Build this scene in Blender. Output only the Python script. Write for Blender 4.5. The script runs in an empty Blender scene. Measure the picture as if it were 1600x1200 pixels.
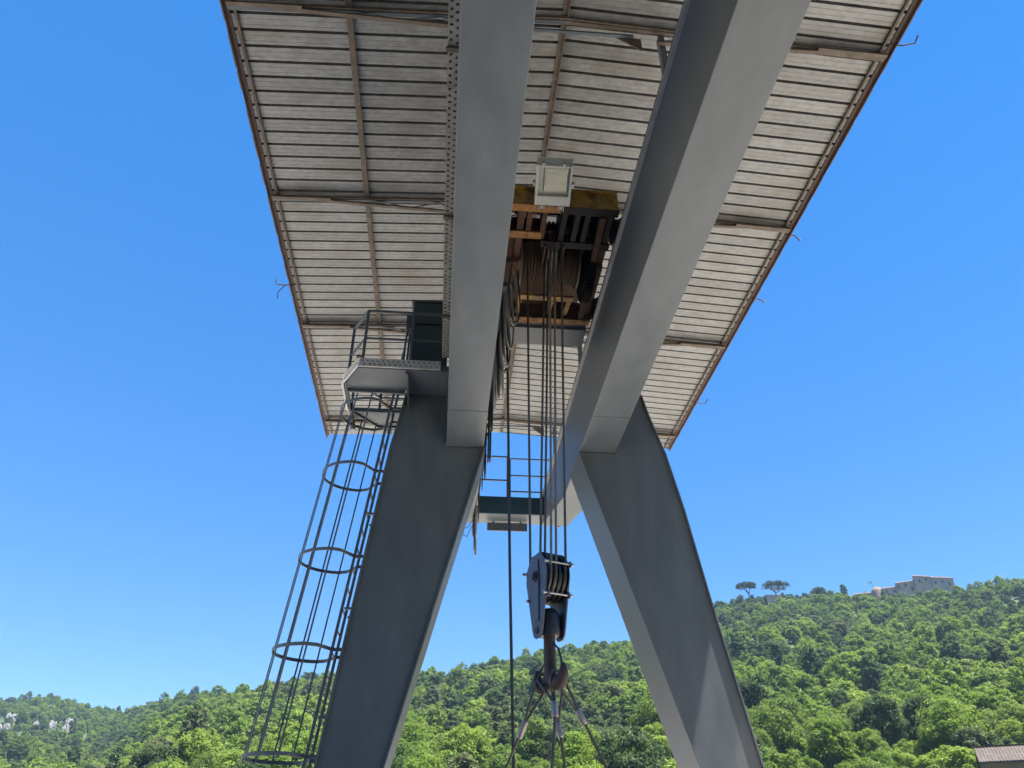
import bpy, math, random
from mathutils import Vector, Matrix, noise

# ---------------------------------------------------------------- camera, sky, sun, exposure
scene = bpy.context.scene
col = scene.collection
R = math.radians
U = 5.4          # metres from the eye up to the girder underside
EYE = 1.6        # eye height over the yard

cam_data = bpy.data.cameras.new('camera')
cam = bpy.data.objects.new('camera', cam_data)
col.objects.link(cam)
cam.location = (0, 0, EYE)
cam.rotation_euler = (R(90 + 32.52), 0, R(-4.98))
cam_data.sensor_width = 36
cam_data.lens = 27.0
cam_data.clip_start = 0.05
cam_data.clip_end = 9000
scene.camera = cam

SUN = Vector((0.3026, -0.10, 1.0)).normalized()      # direction towards the sun
elev = math.asin(SUN.z)
world = bpy.data.worlds.new('World')
scene.world = world
world.use_nodes = True
wn, wl = world.node_tree.nodes, world.node_tree.links
wn.clear()
sky = wn.new('ShaderNodeTexSky')
sky.sky_type = 'NISHITA'
sky.sun_disc = False
sky.sun_elevation = elev
sky.sun_rotation = math.atan2(SUN.x, SUN.y)
sky.altitude = 200
sky.air_density = 0.8
sky.dust_density = 0.0
sky.ozone_density = 3.0
bg = wn.new('ShaderNodeBackground')
bg.inputs['Strength'].default_value = 0.146
wo = wn.new('ShaderNodeOutputWorld')
hsv = wn.new('ShaderNodeHueSaturation')      # a deep, clear summer blue over the whole sky
hsv.inputs['Saturation'].default_value = 1.88
hsv.inputs['Hue'].default_value = 0.511
gam = wn.new('ShaderNodeGamma')               # evens the blue from zenith to horizon
gam.inputs['Gamma'].default_value = 0.55
wl.new(sky.outputs[0], gam.inputs['Color'])
wl.new(gam.outputs[0], hsv.inputs['Color'])
wl.new(hsv.outputs[0], bg.inputs[0])
wl.new(bg.outputs[0], wo.inputs[0])

sd = bpy.data.lights.new('sun', 'SUN')
sd.energy = 5.0
sd.angle = R(0.53)
sd.color = (1.0, 0.955, 0.89)
so = bpy.data.objects.new('sun', sd)
so.location = (20, -10, 60)
so.rotation_euler = SUN.to_track_quat('Z', 'Y').to_euler()
col.objects.link(so)

vs = scene.view_settings
vs.view_transform = 'Standard'
vs.look = 'None'
vs.exposure = 1.75
vs.gamma = 1.0
vs.use_curve_mapping = False

rng = random.Random(7)

# ---------------------------------------------------------------- helpers
def P(t, d, z):
    """crane coordinates (in units of U, from the eye) to world metres"""
    return Vector((t * U, d * U, z * U + EYE))

WORLD = {}       # world location of each unrotated parent

def tag(o, label=None, cat=None, group=None, kind=None):
    if label: o['label'] = label
    if cat: o['category'] = cat
    if group: o['group'] = group
    if kind: o['kind'] = kind
    return o

def empty(name, loc, label=None, cat=None, group=None, parent=None):
    o = bpy.data.objects.new(name, None)
    loc = Vector(loc)
    o.empty_display_size = 0.3
    if parent:
        o.parent = parent
        o.location = loc - WORLD[parent]
    else:
        o.location = loc
    WORLD[o] = loc
    col.objects.link(o)
    return tag(o, label, cat, group)

class MB:
    def __init__(s):
        s.v = []; s.f = []; s.m = []
    def add(s, verts, faces, mi=0):
        n = len(s.v)
        s.v.extend(Vector(v) for v in verts)
        for f in faces:
            s.f.append([i + n for i in f]); s.m.append(mi)
        return s
    def box(s, x0, x1, y0, y1, z0, z1, mi=0):
        v = [(x0,y0,z0),(x1,y0,z0),(x1,y1,z0),(x0,y1,z0),(x0,y0,z1),(x1,y0,z1),(x1,y1,z1),(x0,y1,z1)]
        return s.add(v, [(0,3,2,1),(4,5,6,7),(0,1,5,4),(1,2,6,5),(2,3,7,6),(3,0,4,7)], mi)
    def ubox(s, t0, t1, d0, d1, z0, z1, mi=0):
        a = P(t0, d0, z0); b = P(t1, d1, z1)
        return s.box(a.x, b.x, a.y, b.y, a.z, b.z, mi)
    def prism(s, lo, hi, mi=0):
        """two matching rings of points"""
        n = len(lo)
        f = [tuple(range(n))[::-1], tuple(range(n, 2*n))]
        for i in range(n):
            j = (i + 1) % n
            f.append((i, j, n + j, n + i))
        return s.add(list(lo) + list(hi), f, mi)
    def bar(s, p, q, w, h=None, up=Vector((0,0,1)), mi=0):
        p, q = Vector(p), Vector(q); h = h or w
        d = (q - p).normalized()
        if abs(d.dot(up)) > 0.98: up = Vector((0,1,0))
        x = d.cross(up).normalized(); y = x.cross(d)
        c = [x*w/2 + y*h/2, -x*w/2 + y*h/2, -x*w/2 - y*h/2, x*w/2 - y*h/2]
        return s.prism([p + k for k in c], [q + k for k in c], mi)
    def tube(s, path, r, n=8, mi=0, closed=False):
        path = [Vector(p) for p in path]
        m = len(path); base = len(s.v)
        prev = None
        for i, p in enumerate(path):
            if closed: d = path[(i+1) % m] - path[i-1]
            else: d = path[min(i+1, m-1)] - path[max(i-1, 0)]
            d.normalize()
            if prev is None:
                up = Vector((0,0,1)) if abs(d.z) < 0.9 else Vector((1,0,0))
                x = d.cross(up).normalized()
            else:
                x = (prev - d * prev.dot(d)).normalized()
            prev = x
            y = d.cross(x)
            rr = r[i] if isinstance(r, (list, tuple)) else r
            for k in range(n):
                a = 2*math.pi*k/n
                s.v.append(p + x*math.cos(a)*rr + y*math.sin(a)*rr)
        for i in range(m if closed else m-1):
            j = (i+1) % m
            for k in range(n):
                l = (k+1) % n
                s.f.append([base+i*n+k, base+i*n+l, base+j*n+l, base+j*n+k]); s.m.append(mi)
        if not closed:
            s.f.append([base+k for k in range(n)][::-1]); s.m.append(mi)
            s.f.append([base+(m-1)*n+k for k in range(n)]); s.m.append(mi)
        return s
    def lathe(s, origin, axis, profile, n=32, mi=0):
        """profile: (distance along axis, radius)"""
        o = Vector(origin); a = Vector(axis).normalized()
        up = Vector((0,0,1)) if abs(a.z) < 0.9 else Vector((1,0,0))
        x = a.cross(up).normalized(); y = a.cross(x)
        base = len(s.v)
        for (h, r) in profile:
            for k in range(n):
                g = 2*math.pi*k/n
                s.v.append(o + a*h + x*math.cos(g)*r + y*math.sin(g)*r)
        for i in range(len(profile)-1):
            for k in range(n):
                l = (k+1) % n
                s.f.append([base+i*n+k, base+i*n+l, base+(i+1)*n+l, base+(i+1)*n+k]); s.m.append(mi)
        s.f.append([base+k for k in range(n)][::-1]); s.m.append(mi)
        m = len(profile)-1
        s.f.append([base+m*n+k for k in range(n)]); s.m.append(mi)
        return s
    def xform(s, M):
        s.v = [M @ v for v in s.v]
        return s
    def mesh(s, name, mats):
        me = bpy.data.meshes.new(name)
        me.from_pydata([tuple(v) for v in s.v], [], s.f)
        for m in (mats if isinstance(mats, (list, tuple)) else [mats]): me.materials.append(m)
        if any(s.m): me.polygons.foreach_set('material_index', s.m)
        return me
    def build(s, name, mats, parent=None, smooth=False, bevel=0, label=None, cat=None, group=None, kind=None):
        lo = Vector([min(v[i] for v in s.v) for i in range(3)])
        hi = Vector([max(v[i] for v in s.v) for i in range(3)])
        c = (lo + hi) / 2
        if parent is None: c.z = lo.z
        s.v = [v - c for v in s.v]
        me = s.mesh(name, mats)
        o = bpy.data.objects.new(name, me)
        col.objects.link(o)
        WORLD[o] = c.copy()
        if parent:
            o.parent = parent
            o.location = c - WORLD[parent]
        else:
            o.location = c
        if smooth:
            me.polygons.foreach_set('use_smooth', [True]*len(me.polygons))
            if smooth != 'all':
                me.set_sharp_from_angle(angle=R(40))
        if bevel:
            b = o.modifiers.new('bevel', 'BEVEL'); b.width = bevel; b.segments = 2
            b.limit_method = 'ANGLE'; b.angle_limit = R(35)
        return tag(o, label, cat, group, kind)

# ---------------------------------------------------------------- materials
def mat(name, color, rough=0.5, metal=0.0, var=0.12, scale=3.0, stain=None, stain_amt=0.0,
        stain_scale=1.5, bump=0.0, bump_scale=60.0, spec=0.5, stretch=(1,1,1), rough_var=0.1, objrand=0.0):
    m = bpy.data.materials.new(name); m.use_nodes = True
    nt = m.node_tree; N = nt.nodes; L = nt.links
    b = N['Principled BSDF']
    b.inputs['Metallic'].default_value = metal
    b.inputs['Specular IOR Level'].default_value = spec
    geo = N.new('ShaderNodeNewGeometry')
    mp = N.new('ShaderNodeMapping'); mp.inputs['Scale'].default_value = stretch
    L.new(geo.outputs['Position'], mp.inputs['Vector'])
    n1 = N.new('ShaderNodeTexNoise'); n1.inputs['Scale'].default_value = scale
    n1.inputs['Detail'].default_value = 7; n1.inputs['Roughness'].default_value = 0.62
    L.new(mp.outputs[0], n1.inputs['Vector'])
    r1 = N.new('ShaderNodeMapRange')
    r1.inputs['From Min'].default_value = 0.3; r1.inputs['From Max'].default_value = 0.7
    r1.inputs['To Min'].default_value = 1 - var; r1.inputs['To Max'].default_value = 1 + var
    L.new(n1.outputs[0], r1.inputs[0])
    mx = N.new('ShaderNodeMix'); mx.data_type = 'RGBA'; mx.blend_type = 'MULTIPLY'
    mx.inputs['Factor'].default_value = 1
    mx.inputs['A'].default_value = (*color, 1)
    cb = N.new('ShaderNodeCombineColor')
    for k in range(3): L.new(r1.outputs[0], cb.inputs[k])
    L.new(cb.outputs[0], mx.inputs['B'])
    out = mx.outputs['Result']
    if stain:
        n2 = N.new('ShaderNodeTexNoise'); n2.inputs['Scale'].default_value = stain_scale
        n2.inputs['Detail'].default_value = 9; n2.inputs['Roughness'].default_value = 0.7
        L.new(mp.outputs[0], n2.inputs['Vector'])
        r2 = N.new('ShaderNodeMapRange')
        r2.inputs['From Min'].default_value = 0.62 - stain_amt*0.4; r2.inputs['From Max'].default_value = 0.75 - stain_amt*0.3
        L.new(n2.outputs[0], r2.inputs[0])
        m2 = N.new('ShaderNodeMix'); m2.data_type = 'RGBA'
        L.new(r2.outputs[0], m2.inputs['Factor'])
        L.new(out, m2.inputs['A']); m2.inputs['B'].default_value = (*stain, 1)
        out = m2.outputs['Result']
    if objrand:      # each sheet weathers a little differently
        oi = N.new('ShaderNodeObjectInfo')
        ro = N.new('ShaderNodeMapRange'); ro.inputs['To Min'].default_value = 1 - objrand; ro.inputs['To Max'].default_value = 1 + objrand
        L.new(oi.outputs['Random'], ro.inputs[0])
        hv = N.new('ShaderNodeHueSaturation'); L.new(out, hv.inputs['Color']); L.new(ro.outputs[0], hv.inputs['Value'])
        out = hv.outputs[0]
    L.new(out, b.inputs['Base Color'])
    r3 = N.new('ShaderNodeMapRange')
    r3.inputs['To Min'].default_value = max(0.02, rough - rough_var); r3.inputs['To Max'].default_value = min(1, rough + rough_var)
    L.new(n1.outputs[0], r3.inputs[0]); L.new(r3.outputs[0], b.inputs['Roughness'])
    if bump:
        n3 = N.new('ShaderNodeTexNoise'); n3.inputs['Scale'].default_value = bump_scale
        n3.inputs['Detail'].default_value = 4
        L.new(mp.outputs[0], n3.inputs['Vector'])
        bp = N.new('ShaderNodeBump'); bp.inputs['Strength'].default_value = bump; bp.inputs['Distance'].default_value = 0.02
        L.new(n3.outputs[0], bp.inputs['Height']); L.new(bp.outputs[0], b.inputs['Normal'])
    return m

def foliage(name, c1, c2, c3):
    m = bpy.data.materials.new(name); m.use_nodes = True
    nt = m.node_tree; N = nt.nodes; L = nt.links
    N.remove(N['Principled BSDF']); out = N['Material Output']
    oi = N.new('ShaderNodeObjectInfo')
    geo = N.new('ShaderNodeNewGeometry')
    n = N.new('ShaderNodeTexNoise'); n.inputs['Scale'].default_value = 0.45; n.inputs['Detail'].default_value = 3
    L.new(geo.outputs['Position'], n.inputs['Vector'])
    ramp = N.new('ShaderNodeValToRGB')
    e = ramp.color_ramp.elements
    e[0].position = 0.0; e[0].color = (*c1, 1); e[1].position = 1.0; e[1].color = (*c3, 1)
    k = e.new(0.5); k.color = (*c2, 1)
    ad = N.new('ShaderNodeMath'); ad.operation = 'MULTIPLY_ADD'
    L.new(n.outputs[0], ad.inputs[0]); ad.inputs[1].default_value = 0.7
    sc = N.new('ShaderNodeMath'); sc.operation = 'MULTIPLY_ADD'
    L.new(oi.outputs['Random'], sc.inputs[0]); sc.inputs[1].default_value = 0.75; sc.inputs[2].default_value = -0.23
    L.new(sc.outputs[0], ad.inputs[2]); L.new(ad.outputs[0], ramp.inputs[0])
    df = N.new('ShaderNodeBsdfDiffuse'); tr = N.new('ShaderNodeBsdfTranslucent')
    gl = N.new('ShaderNodeBsdfGlossy'); gl.inputs['Roughness'].default_value = 0.45
    gl.inputs['Color'].default_value = (0.8, 0.85, 0.8, 1)
    L.new(ramp.outputs[0], df.inputs['Color'])
    hs = N.new('ShaderNodeHueSaturation'); hs.inputs['Value'].default_value = 1.15; hs.inputs['Hue'].default_value = 0.485
    L.new(ramp.outputs[0], hs.inputs['Color']); L.new(hs.outputs[0], tr.inputs['Color'])
    m1 = N.new('ShaderNodeMixShader'); m1.inputs[0].default_value = 0.46
    L.new(df.outputs[0], m1.inputs[1]); L.new(tr.outputs[0], m1.inputs[2])
    m2 = N.new('ShaderNodeMixShader'); m2.inputs[0].default_value = 0.012
    L.new(m1.outputs[0], m2.inputs[1]); L.new(gl.outputs[0], m2.inputs[2])
    L.new(m2.outputs[0], out.inputs['Surface'])
    return m

M = {}
M['paint'] = mat('grey_paint', (0.096, 0.111, 0.122), 0.44, var=0.15, scale=2.6, stain=(0.135, 0.14, 0.142), stain_amt=0.05,
                 stain_scale=1.3, bump=0.05, bump_scale=5, stretch=(1.6, 0.5, 0.45))
M['paint_shaded'] = mat('shaded_paint', (0.02, 0.06, 0.085), 0.45, var=0.12, scale=2)
M['steel_paint'] = mat('dark_grey_steel', (0.075, 0.09, 0.105), 0.45, var=0.15, scale=6, stain=(0.16, 0.10, 0.06), stain_amt=0.05, stain_scale=8)
M['ladder_grey'] = mat('ladder_grey_paint', (0.11, 0.125, 0.14), 0.45, var=0.2, scale=5, stain=(0.15, 0.10, 0.06), stain_amt=0.05, stain_scale=8)
M['galv'] = mat('galvanised_sheet', (0.196, 0.200, 0.197), 0.48, metal=0.35, objrand=0.11, var=0.22, scale=11, stain=(0.15, 0.142, 0.125), stain_amt=0.3,
                stain_scale=1.1, stretch=(0.8, 1.2, 1), bump=0.04, bump_scale=30)
M['tray'] = mat('galvanised_tray', (0.28, 0.265, 0.235), 0.45, metal=0.3, var=0.15, scale=8, stain=(0.20, 0.17, 0.11), stain_amt=0.2, stain_scale=6)
M['bright_tray'] = mat('new_galvanised_tray', (0.52, 0.50, 0.46), 0.4, metal=0.3, var=0.12, scale=8)
M['rust_angle'] = mat('rusty_angle_iron', (0.10, 0.077, 0.058), 0.75, var=0.3, scale=7, stain=(0.16, 0.13, 0.10), stain_amt=0.3, stain_scale=5)
M['red_sheet'] = mat('red_brown_sheet', (0.085, 0.052, 0.043), 0.6, var=0.25, scale=5, stain=(0.12, 0.07, 0.05), stain_amt=0.25, stain_scale=6)
M['rust'] = mat('rust', (0.095, 0.046, 0.025), 0.85, var=0.35, scale=9, stain=(0.05, 0.035, 0.03), stain_amt=0.35, stain_scale=7, bump=0.2)
M['yellow'] = mat('worn_yellow_paint', (0.36, 0.20, 0.03), 0.6, var=0.3, scale=9, stain=(0.09, 0.05, 0.028), stain_amt=0.42, stain_scale=6, bump=0.15)
M['orange'] = mat('orange_rust_flange', (0.33, 0.165, 0.045), 0.75, var=0.3, scale=12, stain=(0.13, 0.06, 0.03), stain_amt=0.3, stain_scale=9, bump=0.2)
M['grease'] = mat('greasy_black_steel', (0.016, 0.015, 0.016), 0.6, var=0.3, scale=10, spec=0.2)
M['rope'] = mat('wire_rope', (0.10, 0.09, 0.08), 0.5, metal=0.4, var=0.3, scale=30)
M['rope_light'] = mat('bright_wire_rope', (0.20, 0.175, 0.15), 0.45, metal=0.4, var=0.3, scale=30)
M['rope_drum'] = mat('brown_wound_rope', (0.115, 0.08, 0.056), 0.55, metal=0.2, var=0.18, scale=2.5)
M['cable'] = mat('black_cable', (0.03, 0.032, 0.036), 0.5, var=0.2, scale=8)
M['cable_grey'] = mat('grey_cable', (0.25, 0.24, 0.225), 0.5, var=0.2, scale=8)
M['block'] = mat('slate_blue_paint', (0.075, 0.092, 0.135), 0.42, var=0.15, scale=7, stain=(0.05, 0.05, 0.05), stain_amt=0.2, stain_scale=6)
M['block_dark'] = mat('dark_blue_steel', (0.016, 0.019, 0.027), 0.42, var=0.25, scale=9)
M['bolt'] = mat('bolt_steel', (0.42, 0.40, 0.37), 0.4, metal=0.7, var=0.15, scale=20)
M['hook'] = mat('rusty_hook', (0.05, 0.031, 0.027), 0.65, var=0.3, scale=12, stain=(0.06, 0.045, 0.045), stain_amt=0.3, stain_scale=9, bump=0.15)
M['alu'] = mat('aluminium_ferrule', (0.33, 0.30, 0.27), 0.4, metal=0.4, var=0.08, scale=15)
M['lamp'] = mat('pale_grey_lamp_housing', (0.60, 0.60, 0.55), 0.45, var=0.08, scale=9)
M['reflector'] = mat('lamp_reflector', (0.80, 0.74, 0.60), 0.35, metal=0.25, var=0.08, scale=12)
M['cabinet'] = mat('cabinet_dark_teal', (0.034, 0.052, 0.064), 0.45, var=0.12, scale=4)
M['bounce_ground'] = mat('pale_bounce_ground', (0.56, 0.505, 0.43), 0.85, var=0.12, scale=0.4, stain=(0.32, 0.30, 0.27), stain_amt=0.2, stain_scale=0.7)
M['dark_ground'] = mat('dark_rear_ground', (0.06, 0.06, 0.06), 0.9, var=0.2, scale=0.6)
M['soil'] = mat('dry_ground', (0.27, 0.25, 0.17), 0.95, var=0.25, scale=0.08, stain=(0.12, 0.15, 0.06), stain_amt=0.4, stain_scale=0.05)
M['undergrowth'] = mat('undergrowth', (0.045, 0.075, 0.025), 0.95, var=0.4, scale=0.2, stain=(0.06, 0.08, 0.03), stain_amt=0.3, stain_scale=0.12)
M['bark'] = mat('bark', (0.13, 0.10, 0.075), 0.9, var=0.25, scale=5)
M['stone_wall'] = mat('old_rendered_stone', (0.44, 0.305, 0.235), 0.9, var=0.22, scale=0.5, stain=(0.26, 0.19, 0.155), stain_amt=0.35, stain_scale=0.35)
M['terracotta'] = mat('terracotta_roof', (0.24, 0.15, 0.115), 0.85, var=0.2, scale=1.2)
M['window_dark'] = mat('dark_window', (0.04, 0.04, 0.045), 0.3, var=0.1)
M['rock'] = mat('white_limestone', (0.21, 0.205, 0.19), 0.9, var=0.15, scale=0.8)
M['roof_brown'] = mat('brown_shed_roof', (0.075, 0.056, 0.045), 0.85, var=0.16, scale=1.5, stain=(0.13, 0.10, 0.075), stain_amt=0.3, stain_scale=2)
M['shed_wall'] = mat('shed_wall', (0.15, 0.13, 0.10), 0.9, var=0.15, scale=1.2)
M['leaf_bright'] = foliage('leaf_bright', (0.11, 0.19, 0.024), (0.165, 0.258, 0.034), (0.24, 0.325, 0.052))
M['leaf_mid'] = foliage('leaf_mid', (0.088, 0.152, 0.025), (0.132, 0.208, 0.036), (0.19, 0.262, 0.055))
M['leaf_dark'] = foliage('leaf_dark', (0.048, 0.085, 0.028), (0.08, 0.128, 0.04), (0.15, 0.17, 0.07))
M['leaf_pine'] = foliage('leaf_pine', (0.035, 0.06, 0.028), (0.045, 0.075, 0.03), (0.06, 0.09, 0.035))

mg = bpy.data.materials.new('lamp_glass'); mg.use_nodes = True
b = mg.node_tree.nodes['Principled BSDF']
b.inputs['Transmission Weight'].default_value = 1.0; b.inputs['Roughness'].default_value = 0.08
b.inputs['IOR'].default_value = 1.05; b.inputs['Base Color'].default_value = (0.93, 0.95, 0.93, 1)
M['glass'] = mg

# ---------------------------------------------------------------- ground and hill
def grid_noise(x, y, s, seed=0.0):
    return noise.noise(Vector((x*s, y*s, seed)))

g = MB(); n = 64
ring = [(Vector((math.cos(2*math.pi*k/n), math.sin(2*math.pi*k/n), 0))) for k in range(n)]
g.add([v*3000 for v in ring], [tuple(range(n))])
g.build('ground', M['soil'], kind='structure')
MB().add([(-46,2.5,.004),(54,2.5,.004),(54,62,.004),(-46,62,.004)], [(0,1,2,3)]).build('yard', M['bounce_ground'], kind='structure')  # unseen pale ground, added to bounce sunlight up under the crane
MB().add([(-46,-58,.004),(54,-58,.004),(54,2.5,.004),(-46,2.5,.004)], [(0,1,2,3)]).build('unseen_rear_ground', M['dark_ground'], kind='structure')  # unseen dark ground behind the camera, added to keep the leg faces dark

# skyline of the hill: azimuth, elevation of the tree tops (degrees), distance of the crest (m)
CREST = [(-180,17,300),(-110,17,320),(-80,12,400),(-60,8.0,560),(-45,7.8,620),(-34.55,8.14,600),(-27.03,8.6,590),(-25.17,9.0,580),(-23.75,8.95,580),(-21.88,8.67,560),(-20.2,8.6,530),
         (-19.0,8.85,490),(-18.31,9.25,455),(-16.49,9.85,400),(-13.35,10.3,350),(-11.36,10.85,325),(-9.72,11.2,325),(-5.85,11.6,325),
         (-1.85,11.9,325),(0.42,11.95,325),(3.14,12.5,325),(6.37,13.1,330),(9.62,13.55,335),(13.78,13.95,345),(16.65,15.0,370),
         (19.5,15.9,395),(21.77,16.2,410),(23.54,16.25,420),(27.37,16.1,420),(29.38,15.75,420),(32.57,15.6,420),(35.52,15.45,420),
         (37.67,15.4,420),(39.05,15.25,420),(46.61,14.0,420),(60,12.5,420),(90,14,380),(130,17,320),(180,17,300)]  # rear azimuths: unseen ring of hill, added to block low sky light
def crest(az):
    if az <= CREST[0][0]: return CREST[0][1], CREST[0][2]
    for a, b in zip(CREST, CREST[1:]):
        if az <= b[0]:
            k = (az - a[0]) / (b[0] - a[0])
            return a[1] + (b[1]-a[1])*k, a[2] + (b[2]-a[2])*k
    return CREST[-1][1], CREST[-1][2]
R0 = 74.0
def tree_h(r): return 6.2 if r < 170 else max(4.3, 6.2 - (r-170)*0.01)
def height(x, y):
    r = math.hypot(x, y)
    az = math.degrees(math.atan2(x, y))
    el, Rc = crest(az)
    top = Rc*math.tan(R(el + 0.12)) + EYE - tree_h(Rc)*0.8
    s = (r - R0) / (Rc - R0)
    if s <= 0: return -0.5 + 0.5*max(-1, s*3) 
    ex = 1.05 + 0.25*max(0, min(1, (Rc-400)/150))
    if s < 1:
        h = top * s**ex
        h -= top*0.035*math.sin(math.pi*s)
    else:
        h = top * max(0.2, 1 - 0.25*(s-1) - 0.6*(s-1)**2)
    env = min(1, s*4) * max(0.25, min(1, (1.05-s)*4))
    h += env*(3.4*grid_noise(x, y, 0.022) + 1.5*grid_noise(x, y, 0.06, 3.0))
    return h

hb = MB()
AZ = [-180 + 1.0*i for i in range(361)]
RR = [62 + 6*i for i in range(62)] + [434 + 10*i for i in range(26)] + [700, 760, 850, 1000]
for a in AZ:
    for r in RR:
        x, y = r*math.sin(R(a)), r*math.cos(R(a))
        hb.v.append(Vector((x, y, height(x, y))))
nr = len(RR)
for i in range(len(AZ)-1):
    for j in range(nr-1):
        hb.f.append([i*nr+j, i*nr+j+1, (i+1)*nr+j+1, (i+1)*nr+j]); hb.m.append(0)
hb.build('hill', M['undergrowth'], smooth='all', kind='structure')

# ---------------------------------------------------------------- the crane
BASE_Z = -EYE / U
crane = empty('gantry_crane', P(0.22, 0.3, BASE_Z),
              'grey painted gantry crane with two box girders, splayed legs and a sheet metal roof', 'crane')
paint = M['paint']
D0 = -6.0           # girders start behind the camera
GL, GR = (-0.0175, 0.0861), (0.357, 0.4575)
ZB, ZT = 1.0, 1.215

def girder(t0, t1, inner):
    prof = [(D0, ZB+0.10), (D0+0.35, ZB), (2.2, ZB), (2.795, 1.142), (2.795, ZT), (D0, ZT)]
    # subdivide the long underside so it can sag a little
    gb = MB().prism([P(t0, d, z) for d, z in prof], [P(t1, d, z) for d, z in prof])
    go = gb.build('girder', paint, crane, bevel=0.008)
    over = 0.016
    a, b = (t0 - 0.004, t1 + over) if inner > 0 else (t0 - 0.008, t1 + 0.004)
    MB().ubox(a, b, D0, 2.79, ZT + 0.0006, ZT + 0.0066).build('top_flange', M['bright_tray'] if inner < 0 else M['rust_angle'], go)
    rt = (t1 + 0.002) if inner > 0 else (t0 - 0.002)
    MB().ubox(rt - 0.005, rt + 0.005, D0, 2.72, ZT + 0.007, ZT + 0.016).build('rail', M['rust'], go, bevel=0.004)
    # splice welds running round the underside
    for dd in (1.70, 0.55, -0.6, -2.2, -3.8):
        w = MB()
        w.bar(P(t0 + 0.001, dd, ZB - 0.0004), P(t1 - 0.001, dd, ZB - 0.0004), 0.014, 0.008)
        w.build('weld_seam', paint, go, bevel=0.003)
    return go
gl = girder(*GL, +1)
gr = girder(*GR, -1)

def strip(edge, thick, d0, d1, side):
    """a plate following a polyline in the (t, z) plane"""
    pts = [Vector((t, z)) for t, z in edge]
    nrm = []
    for i in range(len(pts)):
        d = (pts[min(i+1, len(pts)-1)] - pts[max(i-1, 0)]).normalized()
        nrm.append(Vector((d.y, -d.x)) * side)
    ringo = [(p.x, p.y) for p in pts] + [((p + q*thick).x, (p + q*thick).y) for p, q in reversed(list(zip(pts, nrm)))]
    return MB().prism([P(t, d0, z) for t, z in ringo], [P(t, d1, z) for t, z in ringo])

LEFT_OUT = [(-0.1357, 1.171), (-0.150, 1.085), (-0.168, 0.99), (-0.2165, 0.6), (-0.265, 0.195), (-0.325, BASE_Z + 0.015)]
LEFT_IN = [(0.0861, 0.998), (-0.0173, 0.6), (-0.1208, 0.196), (-0.247, BASE_Z + 0.015)]
RIGHT_OUT = [(0.536, 1.21), (0.5475, 1.185), (0.560, 1.13), (0.577, 1.07), (0.598, 1.0), (0.632, 0.83), (0.6685, 0.6), (0.7395, 0.204), (0.828, BASE_Z + 0.015)]
RIGHT_IN = [(0.357, 0.998), (0.477, 0.6), (0.597, 0.2025), (0.747, BASE_Z + 0.015)]
def leg(out, inn, web_top, side, d0, d1):
    lip, th = 0.0065, 0.0045
    body = [*[(t, z) for t, z in out], *reversed(inn), *web_top]
    lb = MB().prism([P(t, d0, z) for t, z in body], [P(t, d1, z) for t, z in body])
    lo = lb.build('leg', paint, crane)
    strip(out, th, d0 - lip, d1 + lip, side).build('outer_flange', paint, lo, bevel=0.004)
    strip(inn, th, d0 - lip, d1 + lip, -side).build('inner_flange', paint, lo, bevel=0.004)
    a, b_ = out[-1][0], inn[-1][0]
    m0, m1 = min(a, b_) - 0.03, max(a, b_) + 0.03
    MB().ubox(m0, m1, d0 - 0.03, d1 + 0.03, BASE_Z + 0.0005, BASE_Z + 0.0145).build('foot_plate', M['steel_paint'], lo, bevel=0.01)
    def edge_at(poly, z):
        for a, b2 in zip(poly, poly[1:]):
            if b2[1] <= z <= a[1]: return a[0] + (b2[0]-a[0])*(z - a[1])/(b2[1] - a[1])
        return poly[0][0]
    for z in (0.992,):          # plate joints across the near face
        ta, tb = edge_at(out, z), edge_at(inn, z); ta, tb = min(ta, tb) + .002, max(ta, tb) - .002
        MB().tube([P(ta + (tb-ta)*k/10, d0 - .0002, z + .0006*math.sin(k*1.7)) for k in range(11)], 0.0045, 6).build('weld_seam', paint, lo, smooth=True)
    return lo
# out runs down, so its outward side is to the left (-t) for the left leg
leg(LEFT_OUT, LEFT_IN, [(-0.0195, 0.998), (-0.0195, 1.171)], 1, 1.897, 2.047)
leg(RIGHT_OUT, RIGHT_IN, [(0.4595, 0.998), (0.4595, 1.21)], -1, 1.897, 2.047)
leg(LEFT_OUT, LEFT_IN, [(-0.0195, 0.998), (-0.0195, 1.171)], 1, -4.85, -4.7)
leg(RIGHT_OUT, RIGHT_IN, [(0.4595, 0.998), (0.4595, 1.21)], -1, -4.85, -4.7)

# end beam between the girder tips, and the dark plate hung below it
eb = MB().ubox(0.0863, 0.3568, 2.70, 2.79, 1.1425, 1.212).build('end_beam', M['paint'], crane, bevel=0.006)
MB().ubox(0.0862, 0.3569, 2.694, 2.6997, 1.143, 1.2125).build('shaded_face', M['paint_shaded'], eb)  # near face of the end beam, its shade put into the colour
nb = MB().ubox(0.146, 0.30, 2.768, 2.776, 1.105, 1.138)
nb.build('hung_plate', M['steel_paint'], eb, bevel=0.01)
for tt in (0.17, 0.275):
    MB().ubox(tt-0.003, tt+0.003, 2.77, 2.785, 1.136, 1.1427).build('plate_hanger', M['steel_paint'], eb)
MB().ubox(0.0863, 0.3568, D0, D0+0.09, 1.13, 1.212).build('end_beam', M['paint'], crane, bevel=0.006)

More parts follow.
